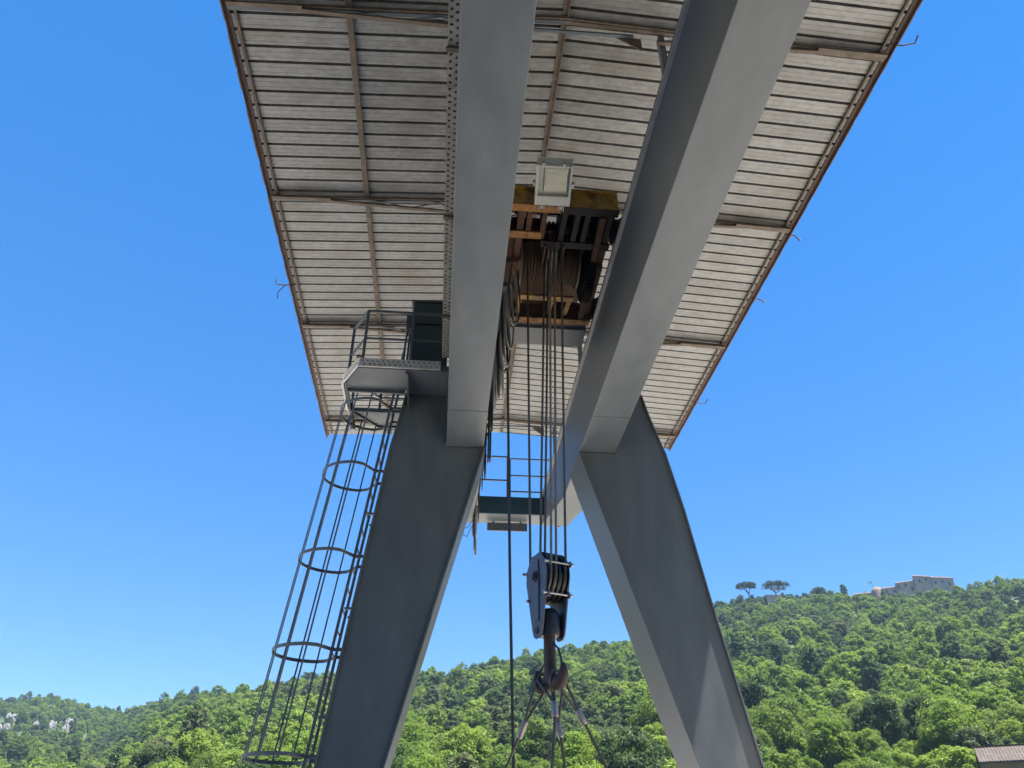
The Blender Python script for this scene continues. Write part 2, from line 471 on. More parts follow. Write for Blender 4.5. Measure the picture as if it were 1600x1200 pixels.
# railing on the end beam
er = empty('end_railing', P(0.22, 2.72, ZT), parent=crane)
def rod(name, a, b_, w, m, parent):
    return MB().bar(P(*a), P(*b_), w).build(name, m, parent, bevel=0.003)
rod('post', (0.221, 2.72, 1.214), (0.221, 2.72, 1.40), 0.055, M['steel_paint'], er)
rod('post', (0.231, 2.745, 1.214), (0.231, 2.745, 1.40), 0.035, M['steel_paint'], er)
for z in (1.3976, 1.324, 1.2555): rod('rail', (0.232, 2.738, z), (0.40, 2.738, z), 0.026, M['steel_paint'], er)
for z in (1.3985, 1.296): rod('rail', (0.03, 2.726, z), (0.219, 2.726, z), 0.03, M['steel_paint'], er)
for t in (0.03, 0.40): rod('post', (t, 2.735, 1.214), (t, 2.735, 1.40), 0.045, M['steel_paint'], er)

# ---------------------------------------------------------------- roof of the crane
TR, ZR = 0.2205, 1.735
TE0, TE1, ZE = -0.573, 1.015, 1.686
def roof_z(t): return ZR - (ZR - ZE) * abs(t - TR) / (TR - TE0)
roof = empty('roof', P(TR, 0.8, ZE), parent=crane)
PITCH = 0.0426
span = (TR - TE0) * U
drop = (ZR - ZE) * U
SLEN = math.hypot(span, drop)
SANG = math.atan2(drop, span)
def panel_mesh(extra):
    p = PITCH * U
    pr = [(0, 0), (p*0.20, 0), (p*0.225, .003), (p*0.255, .003), (p*0.28, 0), (p*0.54, 0), (p*0.565, .003), (p*0.595, .003), (p*0.62, 0),
          (p*0.82, 0), (p*0.835, 0.075), (p*0.985, 0.075), (p, 0.0)]
    m = MB(); k = len(pr); th = 0.0035
    L = SLEN + extra
    for x in (0, L):
        for y, z in pr: m.v.append(Vector((x, y, z)))
    L2 = L + 0.012
    for x in (0, L2):
        for y, z in pr: m.v.append(Vector((x, y, z + th)))
    for i in range(k-1):
        m.f.append([i, i+1, k+i+1, k+i]); m.m.append(0)
        m.f.append([2*k+i, 3*k+i, 3*k+i+1, 2*k+i+1]); m.m.append(1)
        m.f.append([k+i, k+i+1, 3*k+i+1, 3*k+i]); m.m.append(1)
    return m.mesh('roof_panel', [M['galv'], M['red_sheet']])
pms = [panel_mesh(e) for e in (0.0, 0.02, -0.012)]
DSTART = -1.0
d = DSTART; npan = 0
apex = P(TR, 0, ZR)
while d < 3.12:
    for side in (-1, 1):
        o = bpy.data.objects.new('roof_panel', pms[rng.choice((0, 0, 0, 1, 2))])
        col.objects.link(o); o.parent = roof
        y = d * U
        # local x runs from the ridge down the slope
        if side > 0:
            o.rotation_euler = (0, SANG, 0)
            o.location = Vector((apex.x, y, apex.z)) - WORLD[roof]
        else:
            o.rotation_euler = (0, SANG, math.pi)
            o.location = Vector((apex.x, y + PITCH*U, apex.z)) - WORLD[roof]
        npan += 1
    d += PITCH
DEND = d
# unseen rear of the roof, lengthened to shade ground and legs: sheets too many to pick apart
for side in (-1, 1):
    m = MB(); nP = int((DSTART - D0) / PITCH); p = PITCH*U; pr = []
    for i in range(nP):
        y0 = DSTART*U - (i+1)*p
        pr = [(y0, 0), (y0 + p*.835, 0), (y0 + p*.86, .05), (y0 + p*.985, .05)] + pr
    pr.append((DSTART*U, 0))
    for (y, z) in pr:
        m.v.append(Vector((apex.x, y, apex.z + z))); m.v.append(Vector((apex.x + side*span, y, apex.z - drop + z)))
    for i in range(len(pr)-1):
        m.f.append([2*i, 2*i+1, 2*i+3, 2*i+2]); m.m.append(0)
    m.build('rear_sheeting', M['galv'], roof, kind='stuff')
# ridge capping
rc = MB()
for s_ in (-1, 1):
    rc.add([P(TR, D0-0.05, ZR) + Vector((0,0,.07)), P(TR, DEND, ZR) + Vector((0,0,.07)),
            P(TR + s_*0.05, DEND, roof_z(TR+0.05)) + Vector((0,0,.062)), P(TR + s_*0.05, D0-0.05, roof_z(TR+0.05)) + Vector((0,0,.062))],
           [(0,1,2,3)])
rc.build('ridge_cap', M['red_sheet'], roof)
# purlins under the sheets
def angle_bar(p, q, w, h, name, m, parent, flip=1):
    """an L-shaped section: one flat leg under the sheet and one hanging leg"""
    a = MB(); p, q = Vector(p), Vector(q)
    a.bar(p - Vector((0,0,.004)), q - Vector((0,0,.004)), w, 0.007)
    dirv = (q - p).normalized(); sidev = dirv.cross(Vector((0,0,1))).normalized() * flip
    off = sidev*(w/2 - .0035) - Vector((0,0,.008 + h/2))
    a.bar(p + off, q + off, 0.007, h)
    return a.build(name, m, parent)
for t, w, fl in ((-0.289, 0.085, 1), (0.7295, 0.085, -1), (TR, 0.075, 1)):
    z = roof_z(t) - 0.002
    angle_bar(P(t, D0, z), P(t, 3.128, z), w, 0.05, 'purlin', M['rust_angle'], roof, fl)
for t, fl, in ((TE0 + 0.006, 1), (TE1 - 0.006, -1)):
    z = roof_z(t) - 0.002
    angle_bar(P(t, D0, z), P(t, 3.135, z), 0.06, 0.07, 'eave_angle', M['red_sheet'], roof, -fl)
    t2 = t + 0.018*fl
    angle_bar(P(t2, D0, roof_z(t2)-0.002), P(t2, 3.12, roof_z(t2)-0.002), 0.045, 0.03, 'eave_purlin', M['rust_angle'], roof, fl)
    # short lapped cleats along the eave
    for k in range(26):
        dd = 0.55 + k*0.1 + rng.uniform(-.012, .012)
        tc = t - 0.0065*fl
        MB().ubox(tc - 0.002, tc + 0.002, dd, dd + rng.uniform(.05, .09), z - 0.012, z + 0.007).build('edge_cleat', M['red_sheet'], roof)
# roof trusses
for d in (-5.6, -5.0, -4.4, -3.8, -3.2, -2.55, -1.95, -1.35, -0.75, -0.14, 0.468, 1.070, 1.666, 2.293, 2.994):
    tr = roof          # chords, rods and posts are pieces of the roof
    rod_m = M['rust_angle'] if d < 2.9 else M['steel_paint']
    for s_ in (-1, 1):
        te = TE0 + 0.012 if s_ < 0 else TE1 - 0.012
        zz = 0.012
        MB().bar(P(TR - 0.0005*s_, d, ZR - zz), P(te, d, roof_z(te) - zz), 0.05, 0.055).build('truss_top_chord', M['steel_paint'] if s_ < 0 else M['rust_angle'], tr)
        MB().bar(P(TR, d - 0.008, ZR - zz + .001), P(te, d - 0.008, roof_z(te) - zz + .001), 0.022, 0.05).build('chord_lip', M['rust_angle'], tr)
        tg = GL[0] + 0.02 if s_ < 0 else GR[1] - 0.02
        ts = te - s_*0.11
        pa, pb = P(ts, d - 0.004, roof_z(ts) - 0.016), P(tg, d - 0.004, roof_z(tg) - 0.062)
        MB().bar(pa, pb, 0.05, 0.035).build('truss_bottom_chord', M['rust_angle'], tr)
        MB().bar(P(te, d - .012, roof_z(te) - .018), P(ts - s_*0.06, d - .012, roof_z(ts - s_*0.06) - .022), 0.05, 0.03).build('eave_stub', M['rust_angle'], tr)
        for k in range(4):
            k0, k1 = 0.28 + k*0.18, 0.28 + (k+1)*0.18
            if k % 2 == 0: a_, b_ = pa.lerp(pb, k0), P(ts + (tg-ts)*k1, d, roof_z(ts + (tg-ts)*k1) - .018)
            else: a_, b_ = P(ts + (tg-ts)*k0, d, roof_z(ts + (tg-ts)*k0) - .018), pa.lerp(pb, k1)
            MB().bar(a_, b_, 0.016).build('web_rod', M['steel_paint'], tr)
        # post standing on the girder
        tp = (GL[0]+GL[1])/2 if s_ < 0 else GR[1] - 0.004
        MB().bar(P(tp, d + 0.012, ZT + 0.007), P(tp, d + 0.012, roof_z(tp) - 0.02), 0.08).build('post', M['paint'], tr)
    # tie between the posts, gusset at its right end
    tl, tr_ = GL[1] - 0.03, GR[0] + 0.03
    if d > 2.5 or d < 1.2:
        MB().bar(P(tl, d + .01, roof_z(tl) - 0.03), P(tr_, d + .01, roof_z(tr_) - 0.026), 0.04, 0.03).build('tie', M['steel_paint'], tr)
    MB().prism([P(tr_ + 0.02, d + .016, 1.70), P(tr_ - 0.05, d + .016, roof_z(tr_-.05) - .02), P(tr_ + 0.02, d + .016, 1.655)],
               [P(tr_ + 0.02, d + .019, 1.70), P(tr_ - 0.05, d + .019, roof_z(tr_-.05) - .02), P(tr_ + 0.02, d + .019, 1.655)]).build('gusset', M['rust_angle'], tr)
# bent rods sticking out at the eaves
for dd, s_, kink in ((1.035, 1, -.02), (1.689, 1, .03), (2.004, 1, .02), (2.705, 1, -.01), (2.07, -1, -.01)):
    te = TE1 if s_ > 0 else TE0
    z = ZE - 0.004
    pts = [P(te - 0.01*s_, dd, z), P(te + 0.016*s_, dd, z - .002), P(te + 0.042*s_, dd + kink*.6, z - .006), P(te + 0.05*s_, dd + kink, z + 0.012)]
    MB().tube(pts, 0.011, 6).build('eave_rod', M['rust'], roof, smooth=True)
    if s_ < 0:
        MB().tube([pts[1], P(te + 0.04*s_, dd + .015, z - .022), P(te + 0.042*s_, dd + .03, z - .04)], 0.009, 6).build('eave_rod', M['rust'], roof, smooth=True)

# ---------------------------------------------------------------- access platform, ladder and cage on the left leg
plat = empty('access_platform', P(-0.16, 1.92, 1.16), parent=crane)
ZP = 1.16
def floor_plate(poly, name='floor_plate'):
    return MB().prism([P(t, d, ZP) for t, d in poly], [P(t, d, ZP + 0.006) for t, d in poly]).build(name, M['paint'], plat, bevel=0.003)
floor_plate([(-0.137, 1.765), (-0.137, 1.874), (-0.298, 1.874), (-0.304, 1.853), (-0.262, 1.765)])
floor_plate([(-0.02, 1.765), (-0.02, 1.894), (-0.134, 1.894), (-0.134, 1.765)])
floor_plate([(-0.15, 1.992), (-0.15, 2.085), (-0.232, 2.085), (-0.302, 1.995), (-0.302, 1.992)])
OUT = [(-0.02, 1.760), (-0.264, 1.760), (-0.307, 1.853), (-0.307, 1.995), (-0.232, 2.088), (-0.14, 2.088)]
for a, b_ in zip(OUT, OUT[1:]):
    MB().bar(P(*a, ZP + 0.004), P(*b_, ZP + 0.004), 0.02, 0.10).build('edge_channel', M['steel_paint'], plat, bevel=0.003)
for dd in (1.878, 1.989):
    MB().bar(P(-0.142, dd, ZP - 0.003), P(-0.304, dd, ZP - 0.003), 0.035, 0.07).build('hatch_beam', M['steel_paint'], plat, bevel=0.003)
MB().bar(P(-0.134, 1.77, ZP - 0.006), P(-0.134, 1.893, ZP - 0.006), 0.03, 0.06).build('bracket', M['paint'], plat)
MB().prism([P(-0.024, 1.77, 1.155), P(-0.024, 1.892, 1.155), P(-0.024, 1.892, 1.09)], [P(-0.021, 1.77, 1.155), P(-0.021, 1.892, 1.155), P(-0.021, 1.892, 1.09)]).build('bracket', M['steel_paint'], plat)
MB().prism([P(-0.132, 1.77, 1.155), P(-0.132, 1.892, 1.155), P(-0.132, 1.892, 1.11)], [P(-0.130, 1.77, 1.155), P(-0.130, 1.892, 1.155), P(-0.130, 1.892, 1.11)]).build('bracket', M['steel_paint'], plat)
ZRAIL = 1.353
posts = [(-0.256, 1.764), (-0.304, 1.856), (-0.304, 1.99), (-0.232, 2.083), (-0.145, 2.083), (-0.128, 1.766)]
for t, d in posts: MB().bar(P(t, d, ZP), P(t, d, ZRAIL), 0.04).build('railing_post', M['steel_paint'], plat, bevel=0.003)
chain = [(-0.03, 1.764)] + [posts[0], posts[1]]
for z, w in ((ZRAIL, 0.035), (ZP + 0.098, 0.028)):
    for a, b_ in zip(chain, chain[1:]):
        MB().bar(P(*a, z), P(*b_, z), w).build('railing_bar', M['steel_paint'], plat, bevel=0.003)
    for a, b_ in zip(posts[2:4], posts[3:5]):
        MB().bar(P(*a, z), P(*b_, z), w).build('railing_bar', M['steel_paint'], plat, bevel=0.003)

ladder = empty('caged_ladder', P(-0.33, 1.957, BASE_Z), parent=crane)
def leg_t(z):      # outer edge of the left leg
    pts = LEFT_OUT
    for a, b_ in zip(pts, pts[1:]):
        if z <= a[1] and z >= b_[1]:
            k = (z - a[1]) / (b_[1] - a[1]); return a[0] + (b_[0]-a[0])*k
    return pts[0][0] if z > pts[0][1] else pts[-1][0]
def lt(z): return -0.172 - (1.0 - z)*0.121        # ladder plane
LW = 0.040
zs = [BASE_Z + 0.01, 1.335]
for dd in (-LW, LW):
    MB().bar(P(lt(zs[0]) - 0.026, 1.957 + dd, zs[0]), P(lt(zs[1]) - 0.026, 1.957 + dd, zs[1]), 0.042, 0.036, up=Vector((1,0,0))).build('stile', M['ladder_grey'], ladder, bevel=0.004)
z = BASE_Z + 0.06
while z < 1.16:
    t = lt(z) - 0.026
    MB().tube([P(t, 1.957 - LW, z), P(t, 1.957 + LW, z)], 0.013, 6).build('rung', M['ladder_grey'], ladder, smooth=True)
    z += 0.0525
HOOP_Z = [1.125, 0.925, 0.683, 0.4515, 0.2197, 0.16-0.0]
HOOP_Z = HOOP_Z[:5]
def hoop_pts(z):
    t0 = lt(z) - 0.026
    pts = [(t0 + 0.034, -LW), (t0, -LW)]
    pts += [(t0 - 0.012, -0.058), (t0 - 0.03, -0.083)]
    for k in range(33):
        a = math.pi * k / 32
        pts.append((t0 - 0.052 - 0.094*math.sin(a), -0.092*math.cos(a)))
    pts += [(t0 - 0.03, 0.083), (t0 - 0.012, 0.058)]
    pts += [(t0, LW), (t0 + 0.034, LW)]
    return [P(t, 1.957 + dd, z) for t, dd in pts]
def flat_ring(pts, w, th):
    """flat bar on edge following a horizontal path"""
    m = MB(); n_ = len(pts)
    for i, p in enumerate(pts):
        dv = (pts[min(i+1, n_-1)] - pts[max(i-1, 0)]).normalized()
        s_ = dv.cross(Vector((0,0,1))).normalized() * th/2
        for a in (s_, -s_):
            for h in (-w/2, w/2): m.v.append(p + a + Vector((0,0,h)))
    for i in range(n_-1):
        a, b_ = i*4, i*4+4
        for f in ((0,1,5,4),(2,6,7,3),(1,3,7,5),(0,4,6,2)): m.f.append([a+k for k in f]); m.m.append(0)
    m.f.append([0,2,3,1]); m.m.append(0); m.f.append([n_*4-4, n_*4-3, n_*4-1, n_*4-2]); m.m.append(0)
    return m
hoops = {}
for z in HOOP_Z:
    pts = hoop_pts(z); hoops[z] = pts
    flat_ring(pts, 0.045, 0.010).build('hoop', M['ladder_grey'], ladder)
for idx in (4, 9, 14, 20, 26, 31, 36):
    path = [hoops[z][idx] for z in HOOP_Z]
    inw = [(P(lt(z) - 0.07, 1.957, z) - hoops[z][idx]).normalized()*0.012 for z in HOOP_Z]
    path = [p + q for p, q in zip(path, inw)]
    path[0] = path[0] + (path[0]-path[1]).normalized()*0.12
    path.append(path[-1] + (path[-1] - path[-2]).normalized()*0.05)
    m = MB()
    for a, b_ in zip(path, path[1:]): m.bar(a, b_, 0.021, 0.012, up=(P(lt(.6) - .07, 1.957, .6) - hoops[0.683][idx]).normalized())
    m.build('cage_bar', M['ladder_grey'], ladder)
for z in (0.8, 0.55, 0.3, 0.02):
    for dd in (-LW, LW):
        MB().bar(P(lt(z) - 0.02, 1.957 + dd, z), P(leg_t(z) + 0.002, 1.957 + dd, z), 0.03).build('standoff', M['ladder_grey'], ladder)

# ---------------------------------------------------------------- cable tray
tray = empty('cable_tray', P(-0.05, 1.0, 1.19), 'galvanised perforated cable tray along the outside of the left girder and platform', 'cable tray')
def tray_run(a, b_, width_vec, name='tray_run', wall=0.035, mt='tray', cables=True):
    """perforated bottom (two rows of slots) with two side walls"""
    a, b_ = Vector(a), Vector(b_); L = (b_-a).length; dv = (b_-a)/L; wv = Vector(width_vec); w = wv.length; wn_ = wv/w
    up = wn_.cross(dv);
    if up.z < 0: up = -up
    m = MB()
    def plate(u0, u1, s0, s1):
        c = [a + wn_*u0 + dv*s0, a + wn_*u1 + dv*s0, a + wn_*u1 + dv*s1, a + wn_*u0 + dv*s1]
        m.prism(c, [k + up*0.003 for k in c])
    for u0, u1 in ((0, .16), (.42, .58), (.84, 1)): plate(u0*w, u1*w, 0, L)
    s = 0.0; k = 0
    while s < L - 0.03:
        plate(.16*w, .42*w, s, min(L, s + 0.05)); plate(.58*w, .84*w, min(L - .001, s + 0.03), min(L, s + 0.08))
        s += 0.075
    for u in (0, w - .004):
        c = [a + wn_*u, a + wn_*(u+.004), b_ + wn_*(u+.004), b_ + wn_*u]
        m.prism([q + up*.0031 for q in c], [q + up*wall for q in c])
    o = m.build(name, M[mt], tray)
    if not cables: return o
    # cables lying in the tray
    m = MB()
    for k in range(3):
        u = w*(0.25 + 0.25*k)
        m.tube([a + wn_*u + up*.016 + dv*.01, b_ + wn_*u + up*.016 - dv*.01], 0.011, 6)
    m.build('tray_cable', M['cable'], o, smooth=True)
    return o
TW = 0.0215*U
seg = [D0, -4.5, -3.0, -1.8, -0.9, -0.2, 0.4, 0.98, 1.37, 1.745]
for a, b_ in zip(seg, seg[1:]):
    tray_run(P(-0.0405, a + .002, 1.190), P(-0.0405, b_ - .002, 1.190), (TW, 0, 0))
for s_ in (0.15, 0.80, 1.2, 1.55):
    MB().ubox(-0.043, -0.0176, s_, s_ + 0.008, 1.1835, 1.189).build('tray_bracket', M['rust_angle'], tray)
# along the platform edge, standing on its side
pa = [(-0.043, 1.752), (-0.262, 1.752), (-0.3135, 1.848), (-0.3135, 1.995)]
for i, (a, b_) in enumerate(zip(pa, pa[1:])):
    tray_run(P(*a, 1.157), P(*b_, 1.157), (0, 0, 0.026*U), wall=-0.03 if i == 0 else 0.03, mt='bright_tray', cables=False)
    q0, q1 = P(*a, 1.1595), P(*b_, 1.1595); inw = Vector((.006, .02, 0)) if i < 2 else Vector((.02, 0, 0))
    MB().prism([q0 + inw, q1 + inw, q1 + inw*1.3, q0 + inw*1.3], [v + Vector((0, 0, .11)) for v in (q0 + inw, q1 + inw, q1 + inw*1.3, q0 + inw*1.3)]).build('tray_cover', M['tray'], tray)
MB().tube([P(-0.312, 1.99, 1.17), P(-0.31, 2.02, 1.165), P(-0.302, 2.03, 1.14), P(-0.298, 2.03, 1.11)], 0.045, 10).build('conduit', M['tray'], tray, smooth=True)

# ---------------------------------------------------------------- electrical cabinet on the platform
cb_ = empty('electrical_cabinet', P(-0.082, 1.83, ZP + .006), 'dark teal electrical cabinet standing on the access platform beside the left girder', 'cabinet')
MB().ubox(-0.134, -0.028, 1.80, 1.885, ZP + 0.0065, 1.42).build('body', M['cabinet'], cb_, bevel=0.012)
MB().ubox(-0.130, -0.032, 1.7935, 1.7995, 1.18, 1.335).build('door', M['cabinet'], cb_, bevel=0.006)
MB().ubox(-0.130, -0.032, 1.7935, 1.7995, 1.342, 1.415).build('door', M['cabinet'], cb_, bevel=0.006)
MB().ubox(-0.139, -0.0205, 1.792, 1.89, 1.4203, 1.426).build('lid', M['cabinet'], cb_, bevel=0.006)
MB().ubox(-0.152, -0.1345, 1.81, 1.85, 1.335, 1.385).build('isolator_box', M['steel_paint'], cb_, bevel=0.01)
MB().tube([P(-0.147, 1.825, 1.335), P(-0.15, 1.825, 1.28), P(-0.152, 1.83, 1.175)], 0.018, 8).build('conduit', M['steel_paint'], cb_, smooth=True)
MB().tube([P(-0.141, 1.845, 1.335), P(-0.142, 1.845, 1.26), P(-0.145, 1.848, 1.175)], 0.018, 8).build('conduit', M['steel_paint'], cb_, smooth=True)

# ---------------------------------------------------------------- hoist trolley
tro = empty('hoist_trolley', P(0.22, 1.45, ZT + 0.016), 'rusty yellow hoist trolley with rope drum between the two girders', 'hoist trolley')
T0, T1 = 0.092, 0.352
def ibeam(d0, z0, z1, web_m, fl_m, t0=T0, t1=T1, name='cross_beam', depth=0.022):
    o = MB().ubox(t0, t1, d0 + depth*.42, d0 + depth*.58, z0 + 0.0045, z1 - 0.0045).build(name, web_m, tro)
    MB().ubox(t0, t1, d0, d0 + depth, z0, z0 + 0.0042).build('lower_flange', fl_m, o, bevel=0.004)
    MB().ubox(t0, t1, d0, d0 + depth, z1 - 0.0042, z1).build('upper_flange', web_m, o, bevel=0.004)
    return o
ib = ibeam(1.228, 1.265, 1.325, M['yellow'], M['orange'])
MB().ubox(0.22, T1, 1.2275, 1.2505, 1.2635, 1.2648).build('flange_cover', M['grease'], ib)
ibeam(1.318, 1.268, 1.315, M['rust'], M['orange'], T0, 0.185)
ibeam(1.345, 1.268, 1.305, M['rust'], M['grease'], 0.186, T1)
ibeam(1.628, 1.255, 1.315, M['rust'], M['orange'])
for t in (0.100, 0.133, 0.341):          # longitudinal members
    MB().ubox(t - 0.008, t + 0.008, 1.2535, 1.6265, 1.275, 1.313).build('side_beam', M['rust'], tro, bevel=0.004)
for t, a, b_ in ((0.152, 1.2535, 1.3165), (0.186, 1.2535, 1.34), (0.232, 1.2535, 1.3435), (0.262, 1.2535, 1.3435), (0.285, 1.2535, 1.3435)):
    MB().ubox(t - 0.006, t + 0.006, a, b_, 1.27, 1.305).build('stringer', M['rust'] if t < 0.2 else M['grease'], tro)
MB().bar(P(0.318, 1.252, 1.268), P(0.326, 1.626, 1.268), 0.075, 0.10).build('side_channel', M['rust'], tro)
# wheels on the rails
for t in (GL[1] + 0.002, GR[0] - 0.002):
    for dd in (1.29, 1.58):
        w = MB().lathe(P(t - 0.010, dd, ZT + 0.016 + 0.0285), (1,0,0), [(0, .02), (0, .175), (.012, .175), (.016, .152), (.094, .152), (.098, .175), (.108, .175), (.108, .02)], 28)
        w.build('wheel', M['grease'], tro, smooth=True)
        ti = t + (0.0045 if t < .2 else -0.0045)
# rope drum
DR = P(0.146, 1.475, 1.315)
prof = [(0, .05), (0, .34), (.025, .34), (.025, .255)]
nco = 18; L = 0.150*U - 0.05
for k in range(nco*4 + 1):
    prof.append((0.025 + L*k/(nco*4), 0.27 + 0.016*math.cos(2*math.pi*k/4)))
prof += [(.025 + L, .255), (.025 + L, .34), (.05 + L, .34), (.05 + L, .05)]
MB().lathe(DR, (1,0,0), prof, 40).build('rope_drum', M['rope_drum'], tro, smooth=True)
MB().lathe(P(0.102, 1.475, 1.315), (1,0,0), [(0, .055), (1.3, .055)], 16).build('drum_shaft', M['grease'], tro, smooth=True)
# toothed gear ring
gm = MB(); teeth = 66; rr, cc = 0.50, P(0.309, 1.475, 1.318)
prof2 = []
for k in range(teeth*4):
    a = 2*math.pi*k/(teeth*4); q = rr + (0.024 if (k % 4) in (1, 2) else -0.012)
    prof2.append(Vector((0, math.cos(a)*q, math.sin(a)*q)))
gm.prism([cc + v for v in prof2], [cc + v + Vector((0.115, 0, 0)) for v in prof2])
gear = gm.build('gear_wheel', M['grease'], tro)
MB().lathe(cc + Vector((-.012, 0, 0)), (1,0,0), [(0, .06), (0, .38), (.010, .38), (.011, .06)], 36).build('gear_hub', M['grease'], gear, smooth=True)
# tie plate and struts under the drum
MB().ubox(0.150, 0.292, 1.530, 1.548, 1.251, 1.258).build('drum_guard', M['yellow'], tro, bevel=0.004)
for t in (0.155, 0.238, 0.283):
    MB().bar(P(t, 1.549, 1.2545), P(t, 1.627, 1.272), 0.06, 0.04).build('guard_arm', M['orange'], tro)
# motor, gearbox and brake above the frame
MB().lathe(P(0.235, 1.40, 1.375), (1,0,0), [(0, .10), (0, .15), (.04, .17), (.26, .17), (.30, .15), (.30, .10)], 24).build('motor', M['grease'], tro, smooth=True)
MB().ubox(0.293, 0.345, 1.33, 1.44, 1.315, 1.40).build('gearbox', M['grease'], tro, bevel=0.02)
MB().ubox(0.236, 0.293, 1.27, 1.40, 1.318, 1.335).build('motor_base', M['grease'], tro, bevel=0.01)
MB().ubox(0.327, 0.349, 1.42, 1.60, 1.262, 1.30).build('bearing_house', M['rust'], tro, bevel=0.01)
MB().ubox(0.137, 0.1455, 1.41, 1.54, 1.26, 1.345).build('bearing_house', M['rust'], tro, bevel=0.01)
MB().ubox(0.108, 0.336, 1.43, 1.735, 1.376, 1.384).build('dark_backing', M['rust'], tro)  # added dark backing sheets, stand in for the trolley's dark interior
MB().ubox(0.108, 0.336, 1.27, 1.335, 1.345, 1.352).build('dark_backing', M['grease'], tro)
for t, dd, w_ in ((0.12, 1.30, .10), (0.165, 1.285, .14), (0.26, 1.30, .16), (0.30, 1.31, .10)):
    MB().lathe(P(t, dd, 1.318), (1,0,0), [(0, .03), (0, w_*.5), (w_, w_*.5), (w_, .03)], 16).build('brake_drum', M['grease'], tro, smooth=True)
# upper sheaves
for k, t in enumerate((0.205, 0.215, 0.225, 0.235)):
    MB().lathe(P(t - 0.004, 1.385, 1.318), (1,0,0), [(0, .03), (0, .215), (.008, .215), (.018, .178), (.026, .178), (.036, .215), (.044, .215), (.044, .03)], 30).build('upper_sheave', M['grease'], tro, smooth=True)
MB().lathe(P(0.196, 1.385, 1.318), (1,0,0), [(0, .04), (.27, .04)], 14).build('sheave_pin', M['grease'], tro, smooth=True)
for t in (0.1985, 0.2435):
    MB().ubox(t - .002, t + .002, 1.355, 1.415, 1.262, 1.36).build('sheave_plate', M['rust'], tro)
# grey buffer beam at the far end
bb = MB().ubox(T0 + 0.004, T1 - 0.004, 1.664, 1.742, 1.249, 1.305).build('buffer_beam', M['paint'], tro, bevel=0.008)
MB().ubox(T0 + 0.01, T1 - 0.01, 1.651, 1.6635, 1.258, 1.30).build('packing_plate', M['steel_paint'], bb)
# floodlight bracket belongs to the floodlight
fl = empty('floodlight', P(0.193, 1.18, 1.27), 'pale grey square floodlight with glass front hung on the trolley front beam', 'floodlight')
Mf = Matrix.Translation(P(0.193, 1.172, 1.268)) @ Matrix.Rotation(R(4), 4, 'Y') @ Matrix.Rotation(R(-9), 4, 'X') @ Matrix.Rotation(R(-4), 4, 'Z') @ Matrix.Scale(1.1, 4)
def fpart(m, name, mt, bevel=0, par=None): return m.xform(Mf).build(name, mt, par or fl, bevel=bevel)
hb_ = MB()
hb_.box(-.19, .19, -.25, .25, .05, .16)                  # body
hb_.box(-.195, -.165, -.25, .13, .0, .05); hb_.box(.165, .195, -.25, .13, .0, .05); hb_.box(-.165, .165, -.25, -.225, .0, .05); hb_.box(-.195, .195, .13, .25, .0, .05)
fpart(hb_, 'housing', M['lamp'], 0.008)
rb = MB()
for k in range(14):
    a0, a1 = math.pi*k/14, math.pi*(k+1)/14
    rb.add([(-.10, -.05 - .15*math.cos(a0), .048), (.14, -.05 - .15*math.cos(a0), .048), (.14, -.05 - .15*math.cos(a1), .048), (-.10, -.05 - .15*math.cos(a1), .048)], [(0,1,2,3)])
rb.v = [Vector((v.x, v.y, .046 - .022*math.sin(math.acos(max(-1, min(1, -(v.y+.05)/.15)))))) for v in rb.v]
fpart(rb, 'reflector', M['reflector'])
fpart(MB().box(-.165, .165, -.225, .13, .003, .007), 'glass', M['glass'])
for x, y in ((-.12, -.26), (.10, -.26), (-.203, -.02), (.203, -.02)):
    fpart(MB().box(x - .02, x + .02, y - .02, y + .02, -.006, .05), 'clip', M['bolt'], 0.004)
for x in (-.11, .10):
    fpart(MB().box(x - .018, x + .018, .245, .29, -.01, .03), 'hinge', M['bolt'], 0.004)
    fpart(MB().box(x - .035, x - .027, .25, .315, -.006, .006), 'hinge_pin', M['bolt'])
    fpart(MB().box(x + .025, x + .033, .25, .315, -.006, .006), 'hinge_pin', M['bolt'])
fpart(MB().box(-.14, .14, .19, .235, .161, .22), 'bracket', M['lamp'])
MB().bar(P(0.193, 1.20, 1.322), P(0.193, 1.238, 1.322), 0.08, 0.03).build('mount_arm', M['steel_paint'], fl)

# ---------------------------------------------------------------- hook block, hook, ropes, slings
BT, BD = 0.1895, 1.40
def BZ(z): return z*U + EYE
blk = empty('hook_block', P(BT, BD, 0.354), 'slate blue hook block with rope sheaves and a rusty double hook hanging on the ropes', 'hook block')
BC = P(BT, BD, 0)
YAW = R(22)
def bl(x, y, z):   # block coordinates: x across the sheaves, y along the cheek, z world height
    return Vector((BC.x + x*math.cos(YAW) - y*math.sin(YAW), BC.y + x*math.sin(YAW) + y*math.cos(YAW), z))
def bpart(m, name, mt, bevel=0, smooth=False, par=None):
    m.v = [bl(v.x, v.y, v.z) for v in m.v]
    return m.build(name, mt, par or blk, bevel=bevel, smooth=smooth)
zt, zb = BZ(0.515), BZ(0.354)      # top and bottom
ax = zt - 0.26                     # sheave axle
def cheek_poly(x):
    yz = [(-.10, zt - .03), (.10, zt - .03), (.20, ax + .10), (.215, ax - .02), (.10, zb + .10), (.075, zb + .03), (.035, zb), (-.035, zb), (-.075, zb + .03), (-.10, zb + .10), (-.215, ax - .02), (-.20, ax + .10)]
    return [Vector((x, y, z)) for y, z in yz]
HALF = 0.115
